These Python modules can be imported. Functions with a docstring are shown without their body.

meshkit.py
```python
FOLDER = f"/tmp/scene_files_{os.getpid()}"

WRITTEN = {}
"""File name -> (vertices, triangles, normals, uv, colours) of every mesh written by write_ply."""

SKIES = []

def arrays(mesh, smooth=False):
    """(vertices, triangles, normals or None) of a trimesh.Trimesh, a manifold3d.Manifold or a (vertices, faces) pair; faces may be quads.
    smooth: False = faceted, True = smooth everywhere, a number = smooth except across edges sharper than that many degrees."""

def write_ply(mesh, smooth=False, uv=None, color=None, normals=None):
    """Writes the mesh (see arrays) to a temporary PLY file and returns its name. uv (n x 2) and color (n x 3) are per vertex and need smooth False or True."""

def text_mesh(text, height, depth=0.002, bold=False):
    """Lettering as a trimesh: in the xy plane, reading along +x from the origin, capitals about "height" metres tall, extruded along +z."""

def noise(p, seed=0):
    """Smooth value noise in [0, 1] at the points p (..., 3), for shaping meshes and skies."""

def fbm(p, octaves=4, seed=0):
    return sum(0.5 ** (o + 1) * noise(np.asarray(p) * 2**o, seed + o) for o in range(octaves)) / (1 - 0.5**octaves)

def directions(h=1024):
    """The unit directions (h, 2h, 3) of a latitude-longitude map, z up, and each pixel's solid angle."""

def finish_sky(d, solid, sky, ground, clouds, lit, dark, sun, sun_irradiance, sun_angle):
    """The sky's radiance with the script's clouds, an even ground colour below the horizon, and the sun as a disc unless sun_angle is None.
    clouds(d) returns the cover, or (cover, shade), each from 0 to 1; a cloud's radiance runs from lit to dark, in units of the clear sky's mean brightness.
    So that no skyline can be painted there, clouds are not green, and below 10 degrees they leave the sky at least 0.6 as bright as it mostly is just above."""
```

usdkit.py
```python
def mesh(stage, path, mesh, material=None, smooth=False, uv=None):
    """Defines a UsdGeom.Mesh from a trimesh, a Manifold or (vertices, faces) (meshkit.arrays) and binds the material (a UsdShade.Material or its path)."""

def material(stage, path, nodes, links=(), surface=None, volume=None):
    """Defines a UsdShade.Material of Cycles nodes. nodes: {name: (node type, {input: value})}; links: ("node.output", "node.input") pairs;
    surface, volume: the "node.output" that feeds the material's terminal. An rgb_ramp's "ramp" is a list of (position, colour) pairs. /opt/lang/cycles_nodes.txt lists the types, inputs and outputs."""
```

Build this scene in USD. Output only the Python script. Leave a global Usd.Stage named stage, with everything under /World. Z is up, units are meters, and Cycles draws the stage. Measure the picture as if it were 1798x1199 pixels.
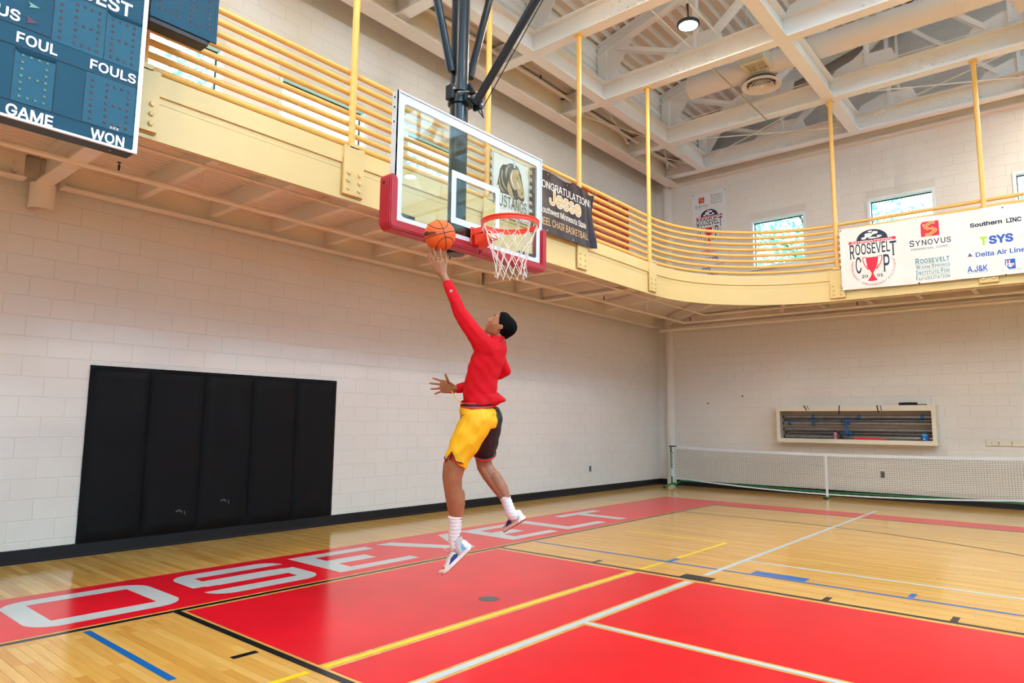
import math, random, glob
import numpy as np, trimesh, manifold3d as m3
from shapely import affinity, union_all
from shapely.geometry import Polygon, box as sbox, LineString, Point, MultiPolygon
import meshkit, usdkit
from pxr import Usd, UsdGeom, UsdLux, UsdShade, Sdf, Gf, Vt

random.seed(7); np.random.seed(7)
rng = np.random.default_rng(11)
stage = Usd.Stage.CreateInMemory()
UsdGeom.SetStageUpAxis(stage, "Z"); UsdGeom.SetStageMetersPerUnit(stage, 1.0)
UsdGeom.Xform.Define(stage, "/World"); UsdGeom.Scope.Define(stage, "/World/Looks")
PI = math.pi

# ------------------------------------------------------------------ camera, sky, exposure
CAM = np.array([-4.1691, -5.1656, 1.3868]); YAW, PITCH, ROLL, FPX = .7027, .1207, .0110, 1193.1
def cam_axes():
    f = np.array([math.cos(YAW)*math.cos(PITCH), math.sin(YAW)*math.cos(PITCH), math.sin(PITCH)])
    r = np.cross(f, [0, 0, 1.]); r /= np.linalg.norm(r); u = np.cross(r, f)
    return math.cos(ROLL)*r+math.sin(ROLL)*u, -math.sin(ROLL)*r+math.cos(ROLL)*u, f
CR, CU, CF = cam_axes()
cam = UsdGeom.Camera.Define(stage, "/World/camera")
cam.CreateHorizontalApertureAttr(36.0); cam.CreateVerticalApertureAttr(36.0*1199/1798)
cam.CreateFocalLengthAttr(36.0*FPX/1798); cam.CreateClippingRangeAttr(Gf.Vec2f(0.05, 400))
M = Gf.Matrix4d(*CR, 0, *CU, 0, *(-CF), 0, *CAM, 1); cam.AddTransformOp().Set(M)
EXPOSURE = -0.27
cam.CreateExposureAttr(EXPOSURE)
LAMP = 120.0         # radiance of the far lamps out of view that light the lower walls
LAMP_NEAR = 120.0    # lamps near the hoop, strength set to raise the floor bounce
LAMP_GLOBE = 200.0   # unseen globe lamps over mid court, placed to light the roof
SKY = 10.0            # strength of the overcast sky outside
dome = UsdLux.DomeLight.Define(stage, "/World/sky")
skym = usdkit.material(stage, "/World/Looks/sky", {
    "tc": ("texture_coordinate", {}), "n": ("noise_texture", {"scale": 2.2, "detail": 5.0}),
    "r": ("rgb_ramp", {"ramp": [(0.35, (0.38, 0.70, 1.1)), (0.62, (0.62, 0.92, 1.2))]}),
    "b": ("background_shader", {"strength": SKY})},
    [("tc.generated", "n.vector"), ("n.fac", "r.fac"), ("r.color", "b.color")], surface="b.background")
UsdShade.MaterialBindingAPI.Apply(dome.GetPrim()).Bind(skym)

# ------------------------------------------------------------------ helpers
_names = {}
def numbered(parent, name):
    k = (parent, name); n = _names.get(k, 0); _names[k] = n+1
    return name if n == 0 else f"{name}_{n:03d}"
def keys(p, label=None, cat=None, group=None, kind=None):
    for k, v in (("label", label), ("category", cat), ("group", group), ("kind", kind)):
        if v: p.SetCustomDataByKey(k, v)
def path_of(parent): return "/World" if parent is None else str(parent.GetPath())
def thing(name, label=None, cat=None, group=None, kind=None, loc=(0, 0, 0), rotz=0.0):
    x = UsdGeom.Xform.Define(stage, "/World/"+numbered("/World", name))
    if any(loc) or rotz:
        x.AddTranslateOp().Set(Gf.Vec3d(*map(float, loc)))
        if rotz: x.AddRotateZOp().Set(float(math.degrees(rotz)))
    keys(x.GetPrim(), label, cat, group, kind); return x.GetPrim()
def obj(name, mesh, m, parent=None, smooth=False, label=None, cat=None, group=None, kind=None):
    pp = path_of(parent)
    p = usdkit.mesh(stage, pp+"/"+numbered(pp, name), mesh, m, smooth=smooth).GetPrim()
    keys(p, label, cat, group, kind); return p
def dup(src, loc, rotz=0.0, label=None, group=None):
    nm = src.GetName(); base = nm[:-4] if nm[-4:-3] == "_" and nm[-3:].isdigit() else nm
    d = src.GetCustomData()
    x = UsdGeom.Xform.Define(stage, "/World/"+numbered("/World", base)); p = x.GetPrim()
    p.GetReferences().AddInternalReference(src.GetPath()); p.SetInstanceable(True)
    x.ClearXformOpOrder()
    x.AddTranslateOp(opSuffix="c").Set(Gf.Vec3d(*map(float, loc)))
    if rotz: x.AddRotateZOp(opSuffix="c").Set(float(math.degrees(rotz)))
    keys(p, label or d.get("label"), d.get("category"), group or d.get("group")); return p

def cat(*ms):
    ms = [m for m in ms if m is not None]
    return trimesh.util.concatenate(ms) if len(ms) > 1 else ms[0]
def tm(v, f): return trimesh.Trimesh(np.asarray(v, float), np.asarray(f, int), process=False)
def bx(x0, y0, z0, x1, y1, z1, b=0.0):
    """axis box between two corners, chamfered by b"""
    lo, hi = np.minimum((x0, y0, z0), (x1, y1, z1)).astype(float), np.maximum((x0, y0, z0), (x1, y1, z1)).astype(float)
    if b <= 0:
        m = trimesh.creation.box(extents=hi-lo); m.apply_translation((lo+hi)/2); return m
    b = min(b, *(.49*(hi-lo))); pts = []
    for s in np.ndindex(2, 2, 2):
        c = np.where(np.array(s) == 1, hi, lo); d = np.where(np.array(s) == 1, -b, b)
        for k in range(3):
            q = c + d; q[k] = c[k]; pts.append(q)
    return hull(pts)
def hull(pts):
    h = m3.Manifold.hull_points(np.asarray(pts, float)).to_mesh()
    return trimesh.Trimesh(np.array(h.vert_properties[:, :3]), np.array(h.tri_verts), process=False)
def rot_to(d):
    d = np.asarray(d, float); d = d/np.linalg.norm(d)
    a = np.array([0, 0, 1.]) if abs(d[2]) < .95 else np.array([1., 0, 0])
    x = np.cross(a, d); x /= np.linalg.norm(x); y = np.cross(d, x); return x, y, d
def tube(pts, r, n=10, cap=True, closed=False):
    """swept tube; r number or list"""
    pts = np.asarray(pts, float); k = len(pts); rr = np.broadcast_to(r, (k,)) if np.ndim(r) < 1 or len(np.atleast_1d(r)) == k else np.full(k, r)
    t = np.gradient(pts, axis=0) if not closed else (np.roll(pts, -1, 0)-np.roll(pts, 1, 0))
    t /= np.maximum(np.linalg.norm(t, axis=1, keepdims=True), 1e-12)
    x, _, _ = rot_to(t[0]); V = []
    for i in range(k):
        x = x - t[i]*(x@t[i]); x /= np.linalg.norm(x); y = np.cross(t[i], x)
        a = np.arange(n)*2*PI/n
        V.append(pts[i]+rr[i]*(np.cos(a)[:, None]*x+np.sin(a)[:, None]*y))
    F = []
    for i in range(k if closed else k-1):
        j = (i+1) % k
        for q in range(n):
            p = (q+1) % n; F += [[i*n+q, i*n+p, j*n+p], [i*n+q, j*n+p, j*n+q]]
    V = np.vstack(V)
    if cap and not closed:
        V = np.vstack([V, pts[0], pts[-1]]); c0, c1 = k*n, k*n+1
        for q in range(n):
            p = (q+1) % n; F += [[c0, p, q], [c1, (k-1)*n+q, (k-1)*n+p]]
    return tm(V, F)
def lathe(prof, c=(0, 0, 0), n=32, axis=(0, 0, 1)):
    """profile of (radius, height) revolved about axis through c"""
    x, y, d = rot_to(axis); V = []; F = []; prof = np.asarray(prof, float)
    for rad, h in prof:
        a = np.arange(n)*2*PI/n
        V.append(np.asarray(c)+d*h+max(rad, 1e-5)*(np.cos(a)[:, None]*x+np.sin(a)[:, None]*y))
    for i in range(len(prof)-1):
        for q in range(n):
            p = (q+1) % n; F += [[i*n+q, i*n+p, (i+1)*n+p], [i*n+q, (i+1)*n+p, (i+1)*n+q]]
    return tm(np.vstack(V), F)
def cyl(p0, p1, r, n=14): return tube([p0, p1], r, n)
def beam(p0, p1, prof, up=(0, 0, 1)):
    """extrude a 2-D outline (shapely) from p0 to p1; profile x = side, y = up"""
    p0, p1 = np.asarray(p0, float), np.asarray(p1, float); d = p1-p0; L = np.linalg.norm(d); d /= L
    s = np.cross(d, up); s /= np.linalg.norm(s); u = np.cross(s, d)
    m = trimesh.creation.extrude_polygon(prof, L, engine="earcut"); v = m.vertices
    m.vertices = p0+v[:, :1]*s+v[:, 1:2]*u+v[:, 2:]*d
    m.invert() if np.dot(np.cross(s, u), d) < 0 else None
    return m
def iprof(w, h, tf, tw):   # origin at bottom centre
    return union_all([sbox(-w/2, 0, w/2, tf), sbox(-w/2, h-tf, w/2, h), sbox(-tw/2, 0, tw/2, h)])
def angle_prof(a, t): return union_all([sbox(-a/2, 0, a/2, t), sbox(-a/2, 0, -a/2+t, a)])
def extr(poly, d): 
    gs = [g for g in getattr(poly, "geoms", [poly]) if g.geom_type == "Polygon" and g.area > 1e-9]
    return cat(*[trimesh.creation.extrude_polygon(g, d, engine="earcut") for g in gs])
def place(m, o, ex, ey, ez):
    """map local xyz to the frame with origin o"""
    m = m.copy(); v = m.vertices; m.vertices = np.asarray(o, float)+v[:, :1]*np.asarray(ex, float)+v[:, 1:2]*np.asarray(ey, float)+v[:, 2:]*np.asarray(ez, float)
    if np.dot(np.cross(ex, ey), ez) < 0: m.invert()
    return m

FONT = sorted(glob.glob("/opt/blender-*/*/datafiles/fonts/Inter.woff2"))[0]
_fc = {}
def text_poly(s, h, weight=0, serif=False, xs=1.0):
    """lettering as a shapely outline, capitals h tall, reading along +x from the origin; weight >0 bolder, <0 lighter (in 1/70 of the height)"""
    from PIL import Image, ImageDraw, ImageFont
    k = (s, weight, serif)
    if k not in _fc:
        font = ImageFont.truetype(FONT, 96)
        st = max(0, int(round(weight)))
        x0, y0, x1, y1 = font.getbbox(s, anchor="ls", stroke_width=st)
        im = Image.new("L", (x1-x0+8, y1-y0+8)); ImageDraw.Draw(im).text((4-x0, 4-y0), s, 255, font, anchor="ls", stroke_width=st)
        on = np.pad(np.asarray(im) > 127, ((0, 0), (1, 1))).astype(np.int8)
        r_, a_ = np.nonzero(np.diff(on, axis=1) == 1); b_ = np.nonzero(np.diff(on, axis=1) == -1)[1]
        from shapely import box as vbox
        sh = union_all(vbox(a_, -r_-1, b_, -r_)).buffer(.6).buffer(-.6).simplify(.8)
        sh = affinity.translate(sh, 0, 4-y0)
        if weight < 0: sh = sh.buffer(weight)
        if serif:
            add = []
            for g in getattr(sh, "geoms", [sh]):
                c = np.array(g.exterior.coords); X0, Y0, X1, Y1 = g.bounds
                for a, b in zip(c[:-1], c[1:]):
                    if abs(a[1]-b[1]) < 2.5 and 3 < abs(a[0]-b[0]) < 17:
                        y = (a[1]+b[1])/2
                        if y < Y0+3: add.append(sbox(min(a[0], b[0])-5, y, max(a[0], b[0])+5, y+3.2))
                        elif y > Y1-3: add.append(sbox(min(a[0], b[0])-5, y-3.2, max(a[0], b[0])+5, y))
            sh = union_all([sh]+add)
        sh = affinity.translate(sh, -sh.bounds[0], 0)
        _fc[k] = sh
    return affinity.scale(_fc[k], h/70.0*xs, h/70.0, origin=(0, 0))
def fit_text(s, x0, x1, y, h, **k):
    """outline of s stretched to span x0..x1 with its baseline at y"""
    p = text_poly(s, h, **k); w = p.bounds[2]-p.bounds[0]
    return affinity.translate(affinity.scale(p, (x1-x0)/w, 1, origin=(0, 0)), x0-0*w, y)

# ------------------------------------------------------------------ materials
def mat(name, color, rough=.5, metal=0.0, noise=None, bump=None, spec=.5, coat=0.0, extra=None, rand=None):
    """plain procedural paint: colour mottled by noise (scale, amount), bump (scale, strength)"""
    nodes = {"p": ("principled_bsdf", {"base_color": color, "roughness": rough, "metallic": metal, "specular_ior_level": spec, "coat_weight": coat, **(extra or {})})}
    links = []
    if noise or bump: nodes["g"] = ("geometry", {})
    if noise:
        sc, am = noise
        nodes["n"] = ("noise_texture", {"scale": sc, "detail": 4.0})
        nodes["r"] = ("rgb_ramp", {"ramp": [(.3, tuple(c*(1-am) for c in color)), (.7, tuple(min(1, c*(1+am)) for c in color))]})
        links += [("g.position", "n.vector"), ("n.fac", "r.fac")]
        out = "r.color"
        if rand:
            nodes["o"] = ("object_info", {}); nodes["m"] = ("mix_color", {"blend_type": "multiply", "fac": 1.0, "b": (1, 1, 1)})
            nodes["q"] = ("rgb_ramp", {"ramp": [(0, (1-rand,)*3), (1, (1, 1, 1))]})
            links += [("o.random", "q.fac"), ("q.color", "m.b"), (out, "m.a")]; out = "m.result"
        links.append((out, "p.base_color"))
    if bump:
        sc, stg = bump
        nodes["bn"] = ("noise_texture", {"scale": sc, "detail": 3.0}); nodes["b"] = ("bump", {"strength": stg, "distance": .002})
        links += [("g.position", "bn.vector"), ("bn.fac", "b.height"), ("b.normal", "p.normal")]
    return usdkit.material(stage, "/World/Looks/"+name, nodes, links, surface="p.BSDF")
def emit(name, color, strength):
    return usdkit.material(stage, "/World/Looks/"+name, {"e": ("emission", {"color": color, "strength": strength})}, [], surface="e.emission")

wall_paint = mat("wall_paint", (.79, .75, .69), .55, noise=(1.3, .025), bump=(90, .25))
mortar = mat("mortar_paint", (.72, .68, .62), .6)
steel_white = mat("steel_white", (.94, .925, .89), .42, noise=(2.0, .02))
deck_white = mat("deck_white", (.87, .83, .79), .5, noise=(3.0, .03))
clere_white = mat("clerestory_white", (.95, .95, .94), .4)
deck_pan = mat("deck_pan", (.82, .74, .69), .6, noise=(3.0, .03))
under_paint = mat("under_track_paint", (.91, .83, .72), .55, noise=(2.5, .03))
track_yellow = mat("track_yellow", (.74, .575, .265), .42, noise=(1.7, .03))
rail_yellow = mat("rail_yellow", (.86, .51, .14), .3, noise=(2.5, .03))
shadow_gap = mat("gap_ochre", (.62, .33, .06), .6)  # ochre that stands in for shadow lines on the fascia
black_rubber = mat("black_rubber", (.008, .009, .012), .45, spec=.3, bump=(40, .2))
black_vinyl = mat("black_vinyl", (.004, .0045, .006), .55, spec=.16, bump=(420, .35), noise=(3, .15))
black_steel = mat("black_steel", (.008, .016, .026), .28, spec=.4)
dark_metal = mat("dark_metal", (.05, .05, .055), .4, metal=.6)
white_paint = mat("white_paint", (.68, .77, .86), .35)
galv = mat("galvanised", (.24, .24, .25), .42, metal=.6, noise=(14, .2))
chrome = mat("chrome", (.7, .7, .7), .2, metal=1.0)
roof_dark = mat("roof_underlay", (.10, .09, .085), .8)

# ---- wood strip floor: strips .057 m wide running along y
SW, SL = .057, .95
def wood_nodes():
    n = {"g": ("geometry", {}), "s": ("separate_xyz", {}),
         "x": ("math", {"math_type": "divide", "value2": SW}), "ix": ("math", {"math_type": "floor"}),
         "w1": ("white_noise_texture", {"dimensions": "1D"}),
         "y": ("math", {"math_type": "divide", "value2": SL}), "o": ("math", {"math_type": "multiply", "value2": 7.0}), "yo": ("math", {"math_type": "add"}),
         "iy": ("math", {"math_type": "floor"}), "c": ("combine_xyz", {}), "w2": ("white_noise_texture", {"dimensions": "2D"}),
         "r": ("rgb_ramp", {"ramp": [(0, (.65, .335, .074)), (.35, (.69, .375, .088)), (.75, (.72, .405, .102)), (1, (.755, .445, .125))]}),
         "m": ("mapping", {"scale": (60, 3.2, 1)}), "gn": ("noise_texture", {"scale": 1.0, "detail": 5.0, "roughness": .6}),
         "gr": ("rgb_ramp", {"ramp": [(.3, (.86, .83, .80)), (.65, (1, 1, 1))]}), "mx": ("mix_color", {"blend_type": "multiply", "fac": 1.0}),
         "fx": ("math", {"math_type": "fraction"}), "fc": ("math", {"math_type": "subtract", "value2": .5}), "fa": ("math", {"math_type": "absolute"}),
         "fr": ("rgb_ramp", {"ramp": [(.455, (1, 1, 1)), (.49, (.86, .82, .78))]}), "mx2": ("mix_color", {"blend_type": "multiply", "fac": 1.0}),
         "fy": ("math", {"math_type": "fraction"}), "fyc": ("math", {"math_type": "subtract", "value2": .5}), "fya": ("math", {"math_type": "absolute"}),
         "fyr": ("rgb_ramp", {"ramp": [(.497, (1, 1, 1)), (.4995, (.72, .66, .60))]}), "mx3": ("mix_color", {"blend_type": "multiply", "fac": 1.0}),
         "bn": ("noise_texture", {"scale": 5.0, "detail": 2.0}), "bp": ("bump", {"strength": .06, "distance": .01}),
         "p": ("principled_bsdf", {"roughness": .13, "specular_ior_level": .5})}
    l = [("g.position", "s.vector"), ("s.x", "x.value1"), ("x.value", "ix.value1"), ("ix.value", "w1.w"), ("s.y", "y.value1"), ("w1.value", "o.value1"),
         ("y.value", "yo.value1"), ("o.value", "yo.value2"), ("yo.value", "iy.value1"), ("ix.value", "c.x"), ("iy.value", "c.y"), ("c.vector", "w2.vector"),
         ("w2.value", "r.fac"), ("g.position", "m.vector"), ("m.vector", "gn.vector"), ("gn.fac", "gr.fac"), ("r.color", "mx.a"), ("gr.color", "mx.b"),
         ("x.value", "fx.value1"), ("fx.value", "fc.value1"), ("fc.value", "fa.value1"), ("fa.value", "fr.fac"), ("mx.result", "mx2.a"), ("fr.color", "mx2.b"),
         ("yo.value", "fy.value1"), ("fy.value", "fyc.value1"), ("fyc.value", "fya.value1"), ("fya.value", "fyr.fac"), ("mx2.result", "mx3.a"), ("fyr.color", "mx3.b"),
         ("mx3.result", "p.base_color"), ("g.position", "bn.vector"), ("bn.fac", "bp.height"), ("bp.normal", "p.normal")]
    return n, l
wood = usdkit.material(stage, "/World/Looks/maple_strips", *wood_nodes(), surface="p.BSDF")
def court(name, c, am=.03, rough=.16): return mat(name, c, rough, noise=(2.2, am), bump=(7, .05), spec=.35)
red_court = court("court_red", (.70, .006, .018), .06, .19)
white_court = court("court_white", (.53, .60, .62)); black_court = court("court_black", (.008, .008, .009))
yellow_court = court("court_yellow", (.86, .62, .01)); blue_court = court("court_blue", (.010, .12, .40))

# ================================================================== structure
XW, YW, XB_, YB = 10.8, 2.8, -10.8, -24.0       # right, left, front and back wall planes
ZTOP = 12.4
CHZ = lambda y: 8.2+.265*(1.27-y)                # underside of the roof trusses' top chord
RIDGE = -10.6
def project(P):
    d = np.asarray(P, float)-CAM; z = d@CF; z = np.where(np.abs(z) < 1e-6, 1e-6, z)
    return np.stack([899+FPX*(d@CR)/z, 599.5-FPX*(d@CU)/z, z], -1)

# ---- floor
floor = thing("floor", "glossy maple strip sports floor with red paint and coloured lines", "floor", kind="structure")
PL = []                                           # the planks one can tell apart: bare wood nearest the camera
def plank_rects(x0, x1, y0, y1):
    out = []
    for i in range(int(math.floor(x0/SW)), int(math.ceil(x1/SW))):
        out.append(i)
    return out
holes = [(-3.42, -1.88, -2.85, -.06), (-2.62, -.68, 1.33, 2.74)]
# pieces follow the same grid as the material; the white-noise offsets need not match: each piece is cut at its own ends
prng = np.random.default_rng(5); planks = []
for hx0, hx1, hy0, hy1 in holes:
    i0, i1 = int(round(hx0/SW)), int(round(hx1/SW))
    for i in range(i0, i1):
        y = hy0-prng.random()*.3; first = True
        while y < hy1:
            L = .55+prng.random()*.8; a, b = max(y, hy0), min(y+L, hy1)
            if b-a > .05: planks.append((i*SW, (i+1)*SW, a, b))
            y += L
snap = [(round(h[0]/SW)*SW, round(h[1]/SW)*SW, h[2], h[3]) for h in holes]
fl = sbox(XB_-.1, YB-.1, XW+.1, YW+.1)
for s in snap: fl = fl.difference(sbox(s[0], s[2], s[1], s[3]))
ff = extr(fl, .05); ff.apply_translation((0, 0, -.05)); obj("floor_boards", ff, wood, floor)
sub = cat(*[bx(s[0], s[2], -.05, s[1], s[3], -.006) for s in snap]); obj("subfloor", sub, mat("subfloor", (.10, .05, .02), .8), floor)
wood_v = []
for k, (lo, hi) in enumerate([(.93, .3), (1.0, .3), (1.06, .3), (1.12, .3)]):
    c = [(.62, .305, .058), (.68, .355, .075), (.71, .39, .088), (.75, .44, .12)][k]
    nodes = {"g": ("geometry", {}), "m": ("mapping", {"scale": (60, 3.2, 1)}), "gn": ("noise_texture", {"scale": 1.0, "detail": 5.0, "roughness": .6}),
             "r": ("rgb_ramp", {"ramp": [(.3, tuple(x*.85 for x in c)), (.65, c)]}),
             "bn": ("noise_texture", {"scale": 5.0, "detail": 2.0}), "bp": ("bump", {"strength": .06, "distance": .01}), "p": ("principled_bsdf", {"roughness": .13})}
    wood_v.append(usdkit.material(stage, f"/World/Looks/maple_plank_{k}", nodes, [("g.position", "m.vector"), ("m.vector", "gn.vector"), ("gn.fac", "r.fac"), ("r.color", "p.base_color"),
        ("g.position", "bn.vector"), ("bn.fac", "bp.height"), ("bp.normal", "p.normal")], surface="p.BSDF"))
def plank_mesh(x0, x1, y0, y1, g=.0007, b=.0006):
    V = []
    for q, z in ((g, -.006), (g, -b), (g+b, 0)):
        V += [(x0+q, y0+q, z), (x1-q, y0+q, z), (x1-q, y1-q, z), (x0+q, y1-q, z)]
    F = [[8, 9, 10], [8, 10, 11]]
    for r_ in (0, 4):
        for k in range(4):
            a, b_ = r_+k, r_+(k+1) % 4; F += [[a, b_, b_+4], [a, b_+4, a+4]]
    return tm(V, F)
planks.sort(key=lambda q: np.hypot((q[0]+q[1])/2-CAM[0], (q[2]+q[3])/2-CAM[1]))
for q in planks[:300]: obj("plank", plank_mesh(*q), wood_v[int(prng.integers(0, 4))], floor)
if planks[300:]: obj("planks", cat(*[plank_mesh(*q) for q in planks[300:]]), wood_v[1], floor, kind="stuff")

def paint(name, poly, m, z=.0006, label=None):
    me = extr(poly, .0004); me.apply_translation((0, 0, z)); return obj(name, me, m, floor, label=label)
def rect(x0, y0, x1, y1): return sbox(min(x0, x1), min(y0, y1), max(x0, x1), max(y0, y1))
# red end strip with its lettering knocked out in white, and the sideline strips
CL = 25.6
redstrip = rect(-8.18, .105, 8.2, 1.32)
for sx in (1, -1):
    paint("sideline_strip", rect(sx*7.58, -CL, sx*8.18, .105), red_court)
paint("end_strip", redstrip, red_court)
def rounded(p, r): return p.buffer(-r).buffer(2*r).buffer(-r) if r else p
def letterO(x0, x1): return rect(x0, .25, x1, 1.15).buffer(-.2).buffer(.2).difference(rect(x0+.165, .42, x1-.165, .995))
def letterE(x0, x1): return rect(x0, .25, x1, 1.15).difference(rect(x0+.22, .395, x1+.1, .595)).difference(rect(x0+.22, .79, x1+.1, .995)).difference(rect(x1-.29, .55, x1+.1, .84)).union(rect(x0, .595, x1-.29, .79)).difference(rect(x1-.01, .9, x1+.1, 1.2))
def letterS(x0, x1):
    p = rect(x0, .25, x1, 1.15).buffer(-.2).buffer(.2)
    p = p.difference(rect(x0-.1, .5, x0+.19, .62)).difference(rect(x0+.17, .43, x1-.17, .585)).difference(rect(x0+.17, .815, x1-.17, .965)).difference(rect(x1-.19, .78, x1+.1, .9))
    return p.difference(rect(x0-.1, .43, x0+.2, .62)).difference(rect(x1-.2, .78, x1+.1, .965)).union(rect(x0+.1, .6, x0+.3, .8)).union(rect(x1-.3, .6, x1-.1, .8))
def letterR(x0, x1): return union_all([rect(x0, .25, x0+.2, 1.15), rect(x0, .55, x1, 1.15).buffer(-.15).buffer(.15), Polygon([(x0+.45, .6), (x0+.68, .6), (x1, .25), (x1-.25, .25)])]).difference(rect(x0+.2, .72, x1-.2, .98))
word = {"R": letterR(-5.05, -4.02), "O": letterO(-3.86, -2.84), "O2": letterO(-2.64, -1.61), "S": letterS(-1.4, -.37), "E": letterE(-.2, .78),
        "V": Polygon([(.93, 1.15), (1.15, 1.15), (1.52, .5), (1.9, 1.15), (2.12, 1.15), (1.62, .25), (1.43, .25)]), "E2": letterE(2.28, 3.21),
        "L": rect(3.42, .25, 4.37, 1.15).difference(rect(3.64, .395, 4.4, 1.2)), "T": union_all([rect(4.32, 1.0, 5.38, 1.15), rect(4.74, .25, 4.94, 1.15)])}
for k, g in word.items(): paint("painted_letter", g, white_court, .0010)
# key: red panels leave bare-wood gaps beside every line
W2 = 1.82
lane = rect(-1.745, -5.9, 1.70, -.02).difference(rect(-3, -1.79, 3, -1.685)).difference(rect(-3, -2.375, 3, -2.265)).difference(rect(-.055, -5.9, .045, -2.3))
for g in lane.geoms: paint("key_panel", g, red_court)
bk = [rect(-7.62, .02, 7.6, .07), rect(-W2, -5.9, -1.77, .02), rect(1.77, -5.9, W2, .02), rect(7.55, -CL, 7.6, .02), rect(-7.6, -CL, -7.55, .02), rect(-W2, -5.83, W2, -5.78)]
for g in bk: paint("court_line", g, black_court, .0008)
for g in (rect(-1.745, -1.76, 1.70, -1.715), rect(-2.6, -1.76, -1.85, -1.715), rect(1.85, -1.76, 2.30, -1.715), rect(2.60, -1.76, 3.9, -1.715), rect(3.87, -1.715, 3.9, -.35)):
    paint("yellow_line", g, yellow_court, .0010)
for g in (rect(-1.72, -2.345, 1.69, -2.29), rect(2.02, -2.345, 8.77, -2.29), rect(-.028, -9, .018, -2.345), rect(2.97, -9, 3.02, -2.345), rect(-8.8, -2.345, -1.9, -2.29), rect(8.92, -9, 8.97, -3.7)):
    paint("white_line", g, white_court, .0011)
for g in (rect(2.345, -9, 2.39, -.03), rect(-2.42, -1.3, -2.375, -.02)): paint("blue_line", g, blue_court, .0010)
for g in (rect(2.39, -1.785, 2.60, -1.73), rect(2.405, -3.095, 2.56, -2.6), rect(2.41, -3.957, 2.578, -3.912)): paint("blue_mark", g, blue_court, .0012)
for g in (rect(1.82, -1.235, 1.96, -1.19), rect(1.82, -2.45, 1.97, -2.155), rect(1.82, -3.455, 1.955, -3.405), rect(1.82, -4.335, 1.98, -4.288), rect(-2.02, -1.235, -1.86, -1.187)):
    paint("black_mark", g, black_court, .0012)
# three-point arc
arc = LineString([(6.30, .02)]+[(6.30-.0*t, -.4*t) for t in (1, 2)]+[(math.cos(a)*6.30, -1.3+math.sin(a)*6.30) for a in np.radians(np.arange(-1, -182, -4))]+[(-6.30, -.4), (-6.30, .02)])
paint("three_point_line", arc.buffer(.022, cap_style=2), black_court, .0008)
# round floor anchor plate
obj("floor_anchor", lathe([(0, .0032), (.03, .0034), (.075, .003), (.083, .0012), (.083, 0)], (.02, -1.405, .0008), 40), mat("anchor_plate", (.16, .15, .14), .45, metal=.4, noise=(30, .35)), floor, smooth=30, label="dull grey round anchor plate set in red paint")

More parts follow.
